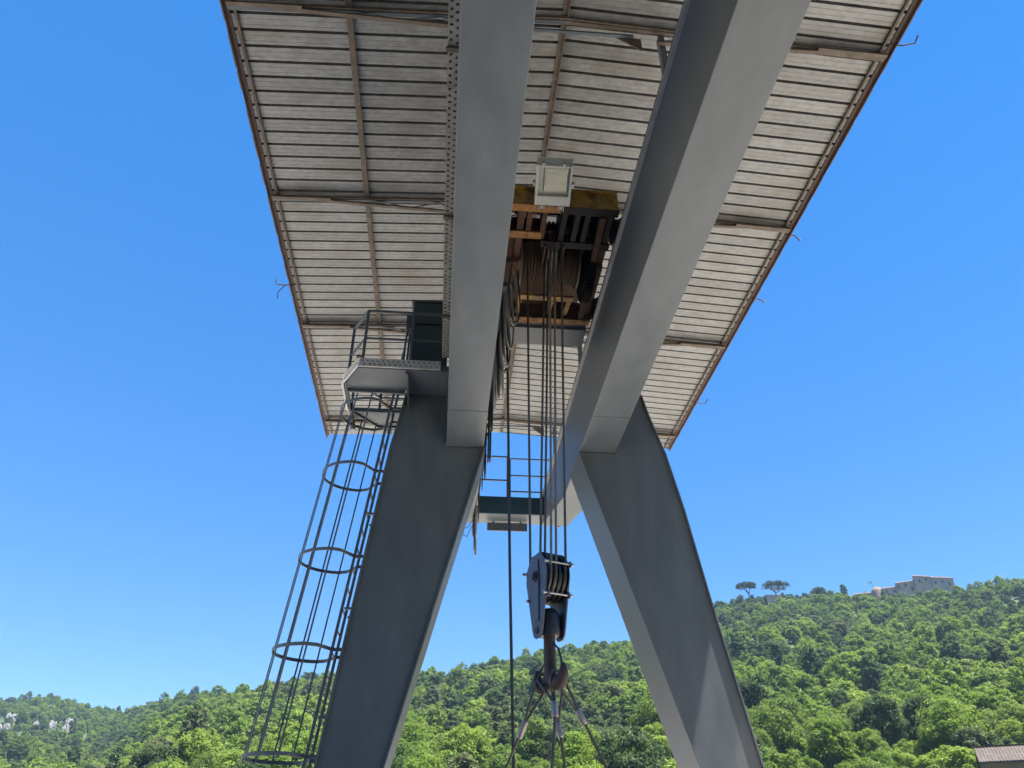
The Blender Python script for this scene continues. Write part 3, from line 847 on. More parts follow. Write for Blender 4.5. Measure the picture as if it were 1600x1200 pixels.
for s_ in (-1, 1):
    ck = bpart(MB().prism(cheek_poly(s_*HALF), cheek_poly(s_*(HALF + .02))), 'cheek_plate', M['block'], 0.004)
    x0 = s_*(HALF + .02)
    rib = [Vector((x0, y, z)) for y, z in ((-.06, zt - .10), (.02, zt - .10), (.045, ax - .05), (.02, zb + .16), (-.05, zb + .16), (-.07, ax - .05))]
    bpart(MB().prism(rib, [v + Vector((s_*.014, 0, 0)) for v in rib]), 'rib_plate', M['block'], 0.003, par=ck)
    bpart(MB().lathe((x0 + s_*.014, 0, ax), (s_, 0, 0), [(0, .055), (.012, .055), (.014, .03), (.03, .03)], 20), 'axle_cap', M['block_dark'], smooth=True, par=ck)
    bpart(MB().lathe((x0, 0, zb + .075), (s_, 0, 0), [(0, .03), (.012, .03)], 16), 'pin_cap', M['block_dark'], smooth=True, par=ck)
for k in range(4):
    x = -0.083 + k*0.0553
    bpart(MB().lathe((x - .026, 0, ax), (1,0,0), [(0, .03), (0, .252), (.007, .252), (.018, .205), (.034, .205), (.045, .252), (.052, .252), (.052, .03)], 44), 'sheave', M['block_dark'], smooth=True)
bpart(MB().lathe((-.15, 0, ax), (1,0,0), [(0, .035), (.30, .035)], 16), 'axle', M['block_dark'], smooth=True)
for y, z in ((-.235, ax + .09), (-.19, ax - .21), (.235, ax + .09), (.16, ax - .21)):
    bpart(MB().lathe((-HALF - .045, y, z), (1,0,0), [(0, .016), (.02, .016), (.021, .010), (2*HALF + .07, .010), (2*HALF + .071, .017), (2*HALF + .09, .017)], 10), 'tie_bolt', M['bolt'], smooth=True)
for s_ in (-1, 1):     # ears that carry the tie bolts
    for y, z in ((-.215, ax + .09), (-.172, ax - .21), (.215, ax + .09), (.142, ax - .21)):
        sg = -1 if y < 0 else 1
        bpart(MB().box(s_*HALF + .001, s_*HALF + .019, y - .035, y + .035, z - .03, z + .03), 'ear', M['block'], 0.004)
# crosshead and hook
bpart(MB().lathe((0, 0, zb + .03), (0,0,1), [(0, .06), (0, .098), (.03, .108), (.20, .108), (.23, .09), (.26, .07), (.26, .02)], 28), 'crosshead', M['block_dark'], smooth=True)
bpart(MB().lathe((-.13, 0, zb + .075), (1,0,0), [(0, .04), (.26, .04)], 16), 'trunnion', M['block_dark'], smooth=True)
zh = BZ(0.267)                     # bottom of the hook
HY = R(62)
def hook_pts(side):
    pts = [(0, zb + .05), (0, zb - .06), (0.004, zb - .14)]
    cz = zh + .165; rr_ = .105
    for k in range(13):
        a = R(-175 + 205*k/12)
        pts.append((rr_*1.05 + rr_*math.cos(a), cz + rr_*1.0*math.sin(a)))
    rad = [.056, .058, .058] + [.054 + .018*math.sin(math.pi*k/12) - .034*max(0, (k-6)/6) for k in range(13)]
    P3 = [Vector((BC.x + side*q*math.cos(HY), BC.y - side*q*math.sin(HY), z_)) for q, z_ in pts]
    return P3, rad
hk = MB()
for s_ in (-1, 1):
    p3, rad = hook_pts(s_); hk.tube(p3, rad, 14)
hook = hk.build('double_hook', M['hook'], blk, smooth=True)
for s_ in (-1, 1):
    a = Vector((BC.x + s_*.04*math.cos(HY), BC.y - s_*.04*math.sin(HY), zb - .05)); b_ = Vector((BC.x + s_*.20*math.cos(HY), BC.y - s_*.20*math.sin(HY), zh + .17))
    MB().tube([a + Vector((0,0,.03)), a.lerp(b_, .35) + Vector((.03,0,.035)), a.lerp(b_, .55) + Vector((.03, 0, 0)), b_], .010, 8).build('safety_latch', M['block_dark'], hook, smooth=True)

ropes = empty('hoist_rope', P(BT, BD, 0.5), 'steel hoist rope reeved in parallel falls from the trolley down to the hook block', 'rope')
RR_ = 0.217
def sheave_x(k): return -0.083 + k*0.0553
FALLS = [(0, 1, 0.164, 'rope'), (2, 1, 0.2055, 'rope'), (3, 1, 0.2145, 'rope'), (0, -1, 0.2095, 'rope_light'), (1, -1, 0.2205, 'rope_light'), (3, -1, 0.2365, 'rope')]
for k, s_, t, mt in FALLS:      # sheave, far or near side, place on the trolley
    low = bl(sheave_x(k), s_*RR_, ax)
    top = P(t, 1.385, 1.318) + Vector((0, s_*0.19, 0)) if t > 0.17 else P(t, 1.44, 1.275)
    MB().tube([low, low.lerp(top, .5), top], 0.0135, 8).build('rope_fall', M[mt], ropes, smooth=True)
for k in range(4):
    x = sheave_x(k)
    arc = [bl(x, RR_*math.cos(a), ax + RR_*math.sin(a)) for a in [math.pi + math.pi*i/16 for i in range(17)]]
    MB().tube(arc, 0.0135, 8).build('rope_turn', M['rope_light'] if k in (0, 1) else M['rope'], ropes, smooth=True)
    arc = [P(0.209 + k*0.01, 1.385, 1.318) + Vector((0, -.19*math.cos(a), .19*math.sin(a))) for a in [math.pi*i/12 for i in range(13)]]
    MB().tube(arc, 0.0135, 8).build('rope_turn', M['rope'], ropes, smooth=True)
for k in range(3):    # lead lines between drum and sheaves
    MB().tube([P(0.210 + .01*k, 1.385, 1.318) + Vector((0, -.05, -.186)), P(0.212 + .011*k, 1.43, 1.275), P(0.213 + .012*k, 1.475, 1.315) + Vector((0, 0, -.285))], 0.0125, 8).build('lead_line', M['rope_light'], ropes, smooth=True)

# four wire slings hanging from the hook: (label, horn side, ferrule top, ferrule bottom, foot)
SL = [('steel wire sling leaving the hook towards the far left with grey ferrule', -1, (0.1475, 1.42, 0.2220), (0.1357, 1.43, 0.1958), (0.095, 1.455, 0.105)),
      ('middle steel wire sling with the highest upright ferrule below the hook', -1, (0.1895, 1.36, 0.2423), (0.1890, 1.35, 0.2170), (0.1735, 1.33, 0.085)),
      ('steel wire sling with ferrule just right of the upright one below hook', 1, (0.1995, 1.40, 0.2170), (0.2045, 1.40, 0.1935), (0.2165, 1.40, 0.09)),
      ('steel wire sling leaving the hook towards the right with shining ferrule', 1, (0.2340, 1.40, 0.2380), (0.2480, 1.402, 0.2150), (0.3020, 1.41, 0.105))]
for lab, s_, fa, fb, ft in SL:
    fa, fb, ft = P(*fa), P(*fb), P(*ft)
    sl = empty('wire_sling', ft, lab, 'sling', 'wire slings on the crane hook')
    hc = Vector((BC.x + s_*.103*math.cos(HY), BC.y - s_*.110*math.sin(HY), zh + .165))
    off = Vector((.035, 0, 0))
    eye = []
    for sg in (-1, 1):
        pass
    n0 = Vector((math.sin(HY), math.cos(HY), 0))
    loop = [fa - n0*.008, fa.lerp(hc, .45) - n0*.045 - Vector((0,0,.02)), hc - n0*.075 - Vector((0,0,.06)), hc - n0*.05 + Vector((0,0,.0)),
            hc + n0*.05 + Vector((0,0,.0)), hc + n0*.075 - Vector((0,0,.06)), fa.lerp(hc, .45) + n0*.045 - Vector((0,0,.02)), fa + n0*.008]
    MB().tube(loop, 0.0135, 8).build('eye_loop', M['rope'], sl, smooth=True)
    dv = (fb - fa)
    MB().tube([fa, fa + dv*.06, fa + dv*.94, fb], [.026, .031, .031, .024], 14).build('ferrule', M['alu'], sl, smooth=True)
    # below the ferrule the leg runs on to a second eye
    ft2 = ft + (ft - fb).normalized()*0.55
    MB().tube([fb, fb.lerp(ft2, .5), ft2], 0.0135, 8).build('rope_leg', M['rope'], sl, smooth=True)
    MB().tube([ft2 + Vector((.04*math.sin(a), 0, -.09 + .09*math.cos(a))) for a in [2*math.pi*i/14 for i in range(14)]], .0135, 8, closed=True).build('lower_eye', M['rope'], sl, smooth=True)

# ---------------------------------------------------------------- festoon cables and the pendant cable
fest = empty('festoon_cable', P(0.11, 1.9, 1.1), 'looped grey and black festoon cables hanging along the inside of the left girder', 'cable')
def loop_cable(d0, d1, ztop, zbot, t, bulge=0.0, r=0.012, m='cable', tw=0.0):
    pts = []
    for k in range(25):
        s = k/24; u = 2*s - 1
        z = zbot + (ztop - zbot)*abs(u)**2.2
        w = math.copysign(abs(u)**0.55 * (1 - .25*abs(u)**3), u)      # U shape: sides drop steeply
        dd = (d0 + d1)/2 + (d1 - d0)/2*w
        pts.append(P(t + bulge*(1-u*u) + tw*w, dd, z))
    return MB().tube(pts, r, 7).build('cable_loop', M[m], fest, smooth=True)
LOOPS = [(1.49, 1.60, 1.24, 1.045, .118, .002, 3), (1.60, 1.70, 1.235, 1.02, .113, .006, 3),
         (1.72, 1.82, 1.235, 1.06, .112, .004, 3), (1.84, 1.93, 1.235, 1.03, .106, .003, 2), (1.95, 2.03, 1.235, 1.00, .106, .0, 3),
         (2.10, 2.20, 1.235, 1.04, .104, .0, 2), (2.26, 2.36, 1.235, 1.01, .103, .0, 2), (2.42, 2.52, 1.22, 1.02, .1, .0, 2), (2.60, 2.68, 1.20, 0.965, .0965, .0, 3)]
# open loops hanging off the trolley itself, seen nearly face on
for (tc, dc, zc, rt, rz, r_, m_) in ((.126, 1.43, 1.165, .012, .085, .013, 'cable_grey'), (.130, 1.42, 1.175, .014, .095, .010, 'cable'), (.122, 1.47, 1.14, .011, .10, .014, 'cable_grey'),
                                     (.117, 1.53, 1.12, .013, .09, .016, 'cable_grey'), (.113, 1.56, 1.11, .012, .075, .013, 'cable')):
    pts = [P(tc + rt*math.sin(a)*(1 - .35*math.cos(a)), dc + .02*math.sin(a), zc + rz*math.cos(a)) for a in [0.12 + (2*math.pi - .24)*k/28 for k in range(29)]]
    MB().tube(pts, r_, 7).build('cable_loop', M[m_], fest, smooth=True)
MB().ubox(.108, .136, 1.40, 1.45, 1.245, 1.262).build('cable_clamp', M['rust'], fest, bevel=.005)
for (d0, d1, z1, z0, t, bu, nn) in LOOPS:
    for k in range(nn):
        loop_cable(d0 + rng.uniform(-.006, .006), d1 + rng.uniform(-.006, .006), z1, z0 + rng.uniform(-.01, .07), t + (k - nn/2)*0.006 + rng.uniform(-.001, .001), bu,
                   rng.choice((.010, .013, .016)), rng.choice(('cable', 'cable', 'cable_grey')), 0.015 if d0 < 1.45 else (0.014 if d0 < 1.55 else (0.006 if d0 < 1.75 else 0.002)))
    for dd in (d0, d1):
        MB().ubox(t - .012, t + .012, dd - .008, dd + .008, z1 - .004, z1 + 0.010).build('cable_carrier', M['steel_paint'], fest, bevel=0.004)
MB().ubox(0.0975, 0.1025, 1.36, 2.70, 1.2455, 1.251).build('festoon_rail', M['rust'], fest)
for dd in (1.4, 1.7, 2.0, 2.3, 2.6):
    MB().bar(P(0.087, dd, 1.2225), P(0.100, dd, 1.246), 0.03, 0.012).build('rail_bracket', M['steel_paint'], fest)
MB().tube([P(.0965, 2.66, 1.2), P(.098, 2.665, 1.08), P(.1, 2.668, .968)], .02, 8).build('cable_tail', M['cable_grey'], fest, smooth=True)
MB().tube([P(.088, 2.62, 1.09), P(.07, 2.66, 1.07), P(.05, 2.72, 1.09), P(.045, 2.75, 1.12)], .008, 6).build('cable_tail', M['cable'], fest, smooth=True)
MB().tube([P(.088, 2.62, 1.07), P(.066, 2.65, 1.03), P(.05, 2.70, 1.06), P(.043, 2.74, 1.12)], .008, 6).build('cable_tail', M['cable'], fest, smooth=True)

pend = empty('pendant_cable', P(0.14, 1.55, -0.1), 'long dark pendant control cable hanging left of the hoist ropes', 'cable')
pp = []
for k in range(30):
    s = k/29
    pp.append(P(0.1205 + 0.020*s + 0.0006*math.sin(s*9), 1.55 + .002*math.sin(s*5), 1.25 - 1.32*s))
MB().tube(pp, 0.0165, 8).build('cable_line', M['cable'], pend, smooth=True)
pbx = MB().ubox(0.1405-.01, 0.1405+.01, 1.541, 1.559, -0.135, -0.068).build('control_box', M['yellow'], pend, bevel=0.015)
for k in range(4):
    MB().lathe(P(0.1405, 1.541, -.125 + k*.015), (0,-1,0), [(0, .018), (.015, .018)], 12).build('push_button', M['grease'], pbx, smooth=True)

# ---------------------------------------------------------------- trees
def leaf_cloud(m, rg, centre, rad, count, size, squash=0.8):
    """many small leaf sprays over the outside of one clump"""
    for _ in range(count):
        v = Vector((rg.gauss(0,1), rg.gauss(0,1), rg.gauss(0,1) + 0.25)).normalized()
        rr = rad * (0.55 + 0.5*rg.random()**0.6)
        p = centre + Vector((v.x*rr, v.y*rr, v.z*rr*squash))
        nrm = (v*.8 + Vector((0, 0, .55)) + Vector((rg.uniform(-1,1), rg.uniform(-1,1), rg.uniform(-.6,1)))*0.75).normalized()
        a = nrm.orthogonal().normalized(); a.rotate(Matrix.Rotation(rg.uniform(0, 6.28), 3, nrm))
        b_ = nrm.cross(a)
        s = size*rg.uniform(.6, 1.3)
        # a bent diamond, like a leaf spray
        m.add([p - a*s, p + b_*s*.42 - nrm*s*.12, p + a*s, p - b_*s*.42 - nrm*s*.12], [(0,1,2,3)])

def crown_mesh(name, seed, mt, w, h, base, clumps, per, leaf, shape='dome'):
    rg = random.Random(seed); m = MB()
    lobes = [(rg.uniform(0, 6.28), rg.uniform(.75, 1.15)) for _ in range(5)]
    for k in range(clumps):
        for _try in range(20):
            v = Vector((rg.uniform(-1,1), rg.uniform(-1,1), rg.uniform(-.55,1)))
            L_ = v.length
            if .6 < L_ < 1.0: break
        a = math.atan2(v.y, v.x)
        lob = 1 + 0.16*sum(math.cos(a - la)*(lr-0.9)*2 for la, lr in lobes)
        if shape == 'umbrella': c = Vector((v.x*w*.46*lob, v.y*w*.46*lob, base + h*(.45 + .38*v.z*(1-.3*(v.x**2+v.y**2)))))
        elif shape == 'tall': c = Vector((v.x*w*.36*lob, v.y*w*.36*lob, base + h*(.42 + .48*v.z)))
        else: c = Vector((v.x*w*.40*lob, v.y*w*.40*lob, base + h*(.40 + .46*v.z)))
        leaf_cloud(m, rg, c, w*rg.uniform(.065, .135), per, leaf, .7)
    me = m.mesh(name, mt)
    return me

def trunk_mesh(name, seed, w, h, base, forks=5, r0=0.16, umbrella=False):
    rg = random.Random(seed); m = MB()
    top = base + h*.45
    lean = Vector((rg.uniform(-.06,.06)*h, rg.uniform(-.06,.06)*h, 0))
    pts = [Vector((0,0,-.6)), Vector((0,0,.2)) , lean*.5 + Vector((0,0,top*.5)), lean + Vector((0,0,top))]
    m.tube(pts, [r0*1.4, r0*1.1, r0*.85, r0*.5], 8)
    for k in range(forks):
        a = 6.28*k/forks + rg.uniform(-.4,.4)
        s = pts[2].lerp(pts[3], rg.uniform(0, .7))
        e = Vector((math.cos(a)*w*.36, math.sin(a)*w*.36, base + h*rg.uniform(.45,.7)))
        mid = s.lerp(e, .5) + Vector((0,0,-.05*h if not umbrella else .02*h))
        m.tube([s, mid, e], [r0*.5, r0*.35, r0*.15], 6)
    return m.mesh(name, M['bark'])

KINDS = {
    'bright': dict(mt='leaf_bright', w=(7.5, 6.6, 8.2), h=(7.0, 6.4, 7.4)),
    'mid':    dict(mt='leaf_mid', w=(7.4, 8.4, 6.6), h=(7.2, 7.8, 7.2)),
    'dark':   dict(mt='leaf_dark', w=(6.6, 7.6, 5.4), h=(6.8, 7.4, 8.2)),
}
NEAR = {}; FAR = {}
sd_ = 11
for kname, kd in KINDS.items():
    for i in range(3):
        w, h = kd['w'][i], kd['h'][i]
        shp = 'tall' if (kname, i) == ('dark', 2) else 'dome'
        sd_ += 1
        NEAR.setdefault(kname, []).append((crown_mesh('crown', sd_, M[kd['mt']], w, h, 0.6, 120, 84, 0.19, shp), trunk_mesh('trunk', sd_, w, h, 0.6)))
        FAR.setdefault(kname, []).append(crown_mesh('forest_crown', sd_ + 50, M[kd['mt']], w, h, 0.1, 64, 40, 0.34, shp))

# where the trees stand
CASTLE_AZ, CASTLE_R = 32.6, 412.0
SHED = (35.6, 86.0)
def polar(az, r): return r*math.sin(R(az)), r*math.cos(R(az))
shx, shy = polar(*SHED)
_rk = random.Random(4)
ROCKS = [(_rk.uniform(-27.6, -25.9), _rk.uniform(430, 500)) for _ in range(12)] + [(_rk.uniform(-25.2, -22.9), _rk.uniform(430, 490)) for _ in range(12)]
rockxy = [polar(*q) for q in ROCKS]
spots = []
tg = random.Random(23)
r = 70.0
while r < 660:
    sp = 4.3 if r < 150 else 4.3 + (r-150)*0.003
    azs = -40.0 + tg.uniform(0, 1)
    while azs < 52:
        rr_ = r + tg.uniform(-.5,.5)*sp*1.1
        az = azs + math.degrees(tg.uniform(-.42,.42)*sp/r)
        azs += math.degrees(sp/r)
        el, Rc = crest(az)
        if rr_ > Rc + 22: continue
        x, y = polar(az, rr_)
        # leave the shed, the fortress and the rocks clear
        dx, dy = x - shx, y - shy
        if dx*dx + dy*dy < 60 : continue
        if 28.6 < az < 36 and 403 < rr_ < 440: continue
        if 21 < az < 25.5 and rr_ > 404: sc_cap = .5
        else: sc_cap = 2
        if any((x-rx)**2 + (y-ry)**2 < 16 for rx, ry in rockxy): continue
        if -27.5 < az < -22.8 and 418 < rr_ < 450 and tg.random() < .6: continue
        if any(abs(az - ra) < .3 and -4 < rk - rr_ < 13 for ra, rk in ROCKS): continue
        nz = grid_noise(x, y, 0.02, 9.0) + 0.6*tg.uniform(-1, 1)
        kind = 'bright' if nz < -0.10 else ('mid' if nz < 0.26 else 'dark')
        if rr_ > 300 and kind == 'bright' and tg.random() < .45: kind = 'mid'
        sc = tree_h(rr_)/8.2 * tg.choice((.6, .75, .85, .9, 1.0, 1.0, 1.1, 1.2, 1.55)) * tg.uniform(.92, 1.08)
        if az > 33.2 and rr_ < 84 and az < 39: sc *= .62     # low growth before the shed
        sc = min(sc, sc_cap)
        if 28.6 < az < 36.5 and rr_ > 380: sc *= .95
        spots.append((rr_, az, x, y, height(x, y), kind, tg.randrange(3), sc, tg.uniform(0, 6.28)))
    r += sp
# smaller growth closes the gaps towards the crest
for _ in range(2600):
    az = tg.uniform(-30, 42); el, Rc = crest(az); rr_ = tg.uniform(Rc*.72, Rc + 6); x, y = polar(az, rr_)
    if 28.6 < az < 36 and 403 < rr_ < 440: continue
    if any(abs(az - ra) < .25 and -4 < rk - rr_ < 10 for ra, rk in ROCKS): continue
    spots.append((rr_, az, x, y, height(x, y) - .6, tg.choice(('mid', 'mid', 'dark', 'bright')), tg.randrange(3), tg.uniform(.32, .55), tg.uniform(0, 6.28)))
spots.sort()
# thinner unseen wood behind the viewer, added to block low sky light
for _ in range(2600):
    az = tg.uniform(52, 320); rr_ = math.sqrt(tg.uniform(78**2, 300**2)); x, y = polar(az, rr_)
    spots.append((rr_ + 1000, az, x, y, height(x, y), tg.choice(('mid', 'dark', 'bright')), tg.randrange(3), tg.uniform(1.0, 1.6), tg.uniform(0, 6.28)))
ZONES = [(-19.5, 'on the slope below the white rocks at far left'), (-12.5, 'on the slope left of the ladder cage'), (-5.0, 'on the slope behind the ladder cage'),
         (0.5, 'just right of the left crane leg'), (4.7, 'just left of the pendant cable'), (10.8, 'behind the wire slings'), (17.5, 'just left of the right crane leg'),
         (24.0, 'just right of the right crane leg'), (29.0, 'on the slope below the umbrella pines'), (33.0, 'on the slope left of the brown shed'), (90, 'beside the brown roofed shed')]
KIND_TEXT = dict(bright='light yellow green broadleaf tree', mid='mid green broadleaf tree', dark='dark green evergreen oak')
def tree_label(kind, az, r_):
    where = next(t for a, t in ZONES if az <= a)
    tier = 'lower' if r_ < 112 else ('halfway' if r_ < 150 else 'higher')
    lab = KIND_TEXT[kind] + ' ' + where + {'lower': ', lowest', 'halfway': ', midway up', 'higher': ', higher up'}[tier]
    return lab, ' '.join(('trees', where, tier, kind))
made = 0; rest = []
for (r_, az, x, y, z, kind, i, sc, rot) in spots:
    top_el = math.degrees(math.atan2(z + 7.5*sc - EYE, r_))
    if made < 290 and -27.0 < az < 37.0 and top_el > 5.4:
        lab, grp = tree_label(kind, az, r_)
        cm, tm = NEAR[kind][i]
        root = bpy.data.objects.new('hillside_tree', None)
        root.location = (x, y, z); root.rotation_euler = (0, 0, rot); root.scale = (sc*tg.uniform(.82, 1.15), sc*tg.uniform(.82, 1.15), sc*tg.uniform(.8, 1.32))
        col.objects.link(root)
        tag(root, lab, 'tree', grp)
        for nm, me in (('crown', cm), ('trunk', tm)):
            o = bpy.data.objects.new(nm, me); o.parent = root; col.objects.link(o)
        made += 1
    else:
        rest.append((x, y, z, kind, i, sc, rot))

# the rest of the wood reads as one mass: points carrying crowns
src = bpy.data.collections.new('forest_sources')
order = []
for kname in ('bright', 'dark', 'mid'):
    for i in range(3):
        o = bpy.data.objects.new('a%02d_forest_crown' % len(order), FAR[kname][i])
        src.objects.link(o); order.append((kname, i))
fm = bpy.data.meshes.new('forest')
fm.from_pydata([(x, y, z) for (x, y, z, *_r) in rest], [], [])
for nm, ty in (('pick', 'INT'), ('size', 'FLOAT_VECTOR'), ('turn', 'FLOAT')): fm.attributes.new(nm, ty, 'POINT')
fm.attributes['pick'].data.foreach_set('value', [order.index((q[3], q[4])) for q in rest])
fm.attributes['size'].data.foreach_set('vector', [v for q in rest for v in (q[5]*tg.uniform(.8, 1.18), q[5]*tg.uniform(.8, 1.18), q[5]*tg.uniform(.78, 1.35))])
fm.attributes['turn'].data.foreach_set('value', [q[6] for q in rest])
fo = bpy.data.objects.new('forest', fm); col.objects.link(fo)
tag(fo, 'dense green wood covering the upper hillside as one mass', 'forest', kind='stuff')
ng = bpy.data.node_groups.new('forest_nodes', 'GeometryNodeTree')
ng.interface.new_socket('Geometry', in_out='INPUT', socket_type='NodeSocketGeometry')
ng.interface.new_socket('Geometry', in_out='OUTPUT', socket_type='NodeSocketGeometry')
N_, L_ = ng.nodes, ng.links
gi, go_ = N_.new('NodeGroupInput'), N_.new('NodeGroupOutput')
ci = N_.new('GeometryNodeCollectionInfo'); ci.inputs['Collection'].default_value = src
ci.inputs['Separate Children'].default_value = True; ci.inputs['Reset Children'].default_value = True
ip = N_.new('GeometryNodeInstanceOnPoints'); ip.inputs['Pick Instance'].default_value = True
def attr(nm, ty):
    a = N_.new('GeometryNodeInputNamedAttribute'); a.data_type = ty; a.inputs['Name'].default_value = nm
    return a.outputs['Attribute']
cx = N_.new('ShaderNodeCombineXYZ'); L_.new(attr('turn', 'FLOAT'), cx.inputs['Z'])
L_.new(gi.outputs[0], ip.inputs['Points']); L_.new(ci.outputs[0], ip.inputs['Instance'])
L_.new(attr('pick', 'INT'), ip.inputs['Instance Index']); L_.new(attr('size', 'FLOAT_VECTOR'), ip.inputs['Scale'])
L_.new(cx.outputs[0], ip.inputs['Rotation']); L_.new(ip.outputs[0], go_.inputs[0])
gmod = fo.modifiers.new('scatter', 'NODES'); gmod.node_group = ng

# two umbrella pines on the crest, with a hut beneath the right one
def pine(az, r_, w, h, z_top, seed, label, lean, forks):
    x, y = polar(az, r_); z0 = z_top - h
    root = empty('umbrella_pine', (x, y, z0), label, 'pine tree', 'umbrella pines on the crest')
    rg = random.Random(seed); m = MB()
    for k in range(80):
        while True:
            a, b_ = rg.uniform(-1,1), rg.uniform(-1,1)
            if a*a + b_*b_ < 1: break
        zz = h - w*.22 + w*.17*math.sqrt(max(0, 1 - a*a - b_*b_))*rg.uniform(.2, 1)
        leaf_cloud(m, rg, Vector((a*w*.44 + lean*h, b_*w*.44, zz)), w*.085, 60, .30, .6)
    o = bpy.data.objects.new('crown', m.mesh('crown', M['leaf_pine'])); o.parent = root; col.objects.link(o)
    t = MB()
    fork = Vector((lean*h*.45, 0, h*.45))
    t.tube([Vector((0,0,-2)), fork*.5, fork], [.42, .34, .30], 8)
    for (ex, ez) in forks:
        e = Vector((ex*w + lean*h, rg.uniform(-.15,.15)*w, h*ez))
        t.tube([fork, fork.lerp(e, .5) + Vector((0,0,-.02*h)), e], [.27, .2, .1], 6)
    o = bpy.data.objects.new('trunk', t.mesh('trunk', M['bark'])); o.parent = root; col.objects.link(o)
    return root
def zof(el, r_): return r_*math.tan(R(el)) + EYE
pine(22.35, 410, 11.5, 12.0, zof(17.30, 410), 5, 'smaller umbrella pine with leaning trunk on the crest', -0.10, [(-.25,.8), (.2,.82), (-.05,.85)])
pine(24.1, 414, 15.0, 12.0, zof(17.23, 414), 6, 'wider umbrella pine with forked trunk above a low hut', 0.03, [(-.3,.78), (.32,.75), (.05,.85), (-.1, .82)])
hx, hy = polar(23.9, 409); hz = zof(16.2, 409)
hut = empty('low_hut', (hx, hy, hz - 3), 'low flat roofed hut beneath the wider umbrella pine', 'hut')
MB().box(hx-4.2, hx+4.2, hy-2, hy+2, hz-9, hz-.25).build('wall', M['stone_wall'], hut)
MB().box(hx-4.6, hx+4.6, hy-2.4, hy+2.4, hz-.25, hz).build('roof', M['terracotta'], hut)

# ---------------------------------------------------------------- the fortress on the hilltop
fx, fy = polar(CASTLE_AZ, CASTLE_R)
FZ = zof(14.4, CASTLE_R)
fort = empty('hilltop_fortress', (fx, fy, FZ), 'pinkish stone fortress with long walls and a round tower on the hilltop', 'fortress')
ta = R(CASTLE_AZ)
ex_, ey_ = Vector((math.cos(ta), -math.sin(ta), 0)), Vector((math.sin(ta), math.cos(ta), 0))
def fpt(u, v, z): return Vector((fx, fy, 0)) + ex_*u + ey_*v + Vector((0, 0, z))
def u_of(az): return CASTLE_R*math.tan(R(az - CASTLE_AZ))
def fbox(name, az0, az1, v0, v1, e0, e1, m, parent=fort, e1b=None, batter=0.0):
    u0, u1 = u_of(az0), u_of(az1); z0 = FZ if e0 is None else zof(e0, CASTLE_R); z1 = zof(e1, CASTLE_R); z1b = zof(e1b, CASTLE_R) if e1b else z1
    lo = [fpt(u0 - batter, v0 - batter, z0), fpt(u1 + batter, v0 - batter, z0), fpt(u1 + batter, v1, z0), fpt(u0 - batter, v1, z0)]
    hi = [fpt(u0, v0, z1), fpt(u1, v0, z1b), fpt(u1, v1, z1b), fpt(u0, v1, z1)]
    return MB().prism(lo, hi).build(name, m, parent)
blocks = [(31.0, 31.9, 1, 9, 15.95, 15.92), (31.92, 33.05, 0, 9, 16.12, 16.12), (33.08, 34.1, -1.5, 10, 16.38, 16.16), (34.12, 35.3, -3, 9, 16.08, 15.86), (29.2, 30.35, 2, 7, 15.86, 15.80), (28.5, 29.18, 3, 7, 15.78, 15.76)]
for a0, a1, v0, v1, ea, eb_ in blocks:
    w = fbox('wall', a0, a1, v0, v1, None, ea, M['stone_wall'], e1b=eb_, batter=1.2 if a0 > 34 else .3)
    u0, u1 = u_of(a0), u_of(a1); za, zb_ = zof(ea, CASTLE_R), zof(eb_, CASTLE_R)
    rf = MB().prism([fpt(u0-.4, v0-.5, za+.01), fpt(u1+.4, v0-.5, zb_+.01), fpt(u1+.4, v1+.4, zb_+.01), fpt(u0-.4, v1+.4, za+.01)],
                    [fpt(u0-.2, v0-.2, za+.35), fpt(u1+.2, v0-.2, zb_+.35), fpt(u1+.2, (v0+v1)/2, zb_+1.0), fpt(u0-.2, (v0+v1)/2, za+1.0)])
    ro = rf.build('roof', M['terracotta'], fort)
    nw = max(2, int((u1-u0)/2.6))
    for k in range(nw):
        u = u0 + (u1-u0)*(k+.5)/nw + rng.uniform(-.4,.4); z = (za+zb_)/2 - rng.choice((1.6, 1.9, 3.6))
        MB().prism([fpt(u-.4, v0-.42, z-.6), fpt(u+.4, v0-.42, z-.6), fpt(u+.4, v0-.42, z+.6), fpt(u-.4, v0-.42, z+.6)],
                   [fpt(u-.4, v0+.3, z-.6), fpt(u+.4, v0+.3, z-.6), fpt(u+.4, v0+.3, z+.6), fpt(u-.4, v0+.3, z+.6)]).build('window', M['window_dark'], w)
    if rng.random() < .8:
        uc = u0 + (u1-u0)*rng.uniform(.3,.7); zc = max(za, zb_)
        MB().box(*[0]*6) if False else None
        c0 = fpt(uc, (v0+v1)/2, zc)
        MB().box(c0.x-.35, c0.x+.35, c0.y-.35, c0.y+.35, zc-.2, zc+1.7).build('chimney', M['stone_wall'], ro)
tw = MB().lathe(fpt(u_of(30.65), 3.0, FZ), (0,0,1), [(0, 3.6), (zof(15.85, CASTLE_R)-FZ, 2.9), (zof(16.05, CASTLE_R)-FZ, 2.3), (zof(16.14, CASTLE_R)-FZ, 1.2), (zof(16.17, CASTLE_R)-FZ, .2)], 24)
tw.build('round_tower', M['terracotta'], fort, smooth=True)
pb_ = fpt(u_of(30.45), 3, zof(15.95, CASTLE_R))
fp = empty('flagpole', pb_, 'thin flagpole with a small flag by the round tower of the fortress', 'flagpole')
MB().tube([pb_, pb_ + Vector((0,0,5.2))], .07, 6).build('pole', M['steel_paint'], fp, smooth=True)
fv = MB(); q0 = pb_ + Vector((0,0,3.9))
for k in range(7):
    for zz in (0, 1.1): fv.v.append(q0 + ex_*(-.3*k) + Vector((0, .12*math.sin(k*1.3), zz - .06*k)))
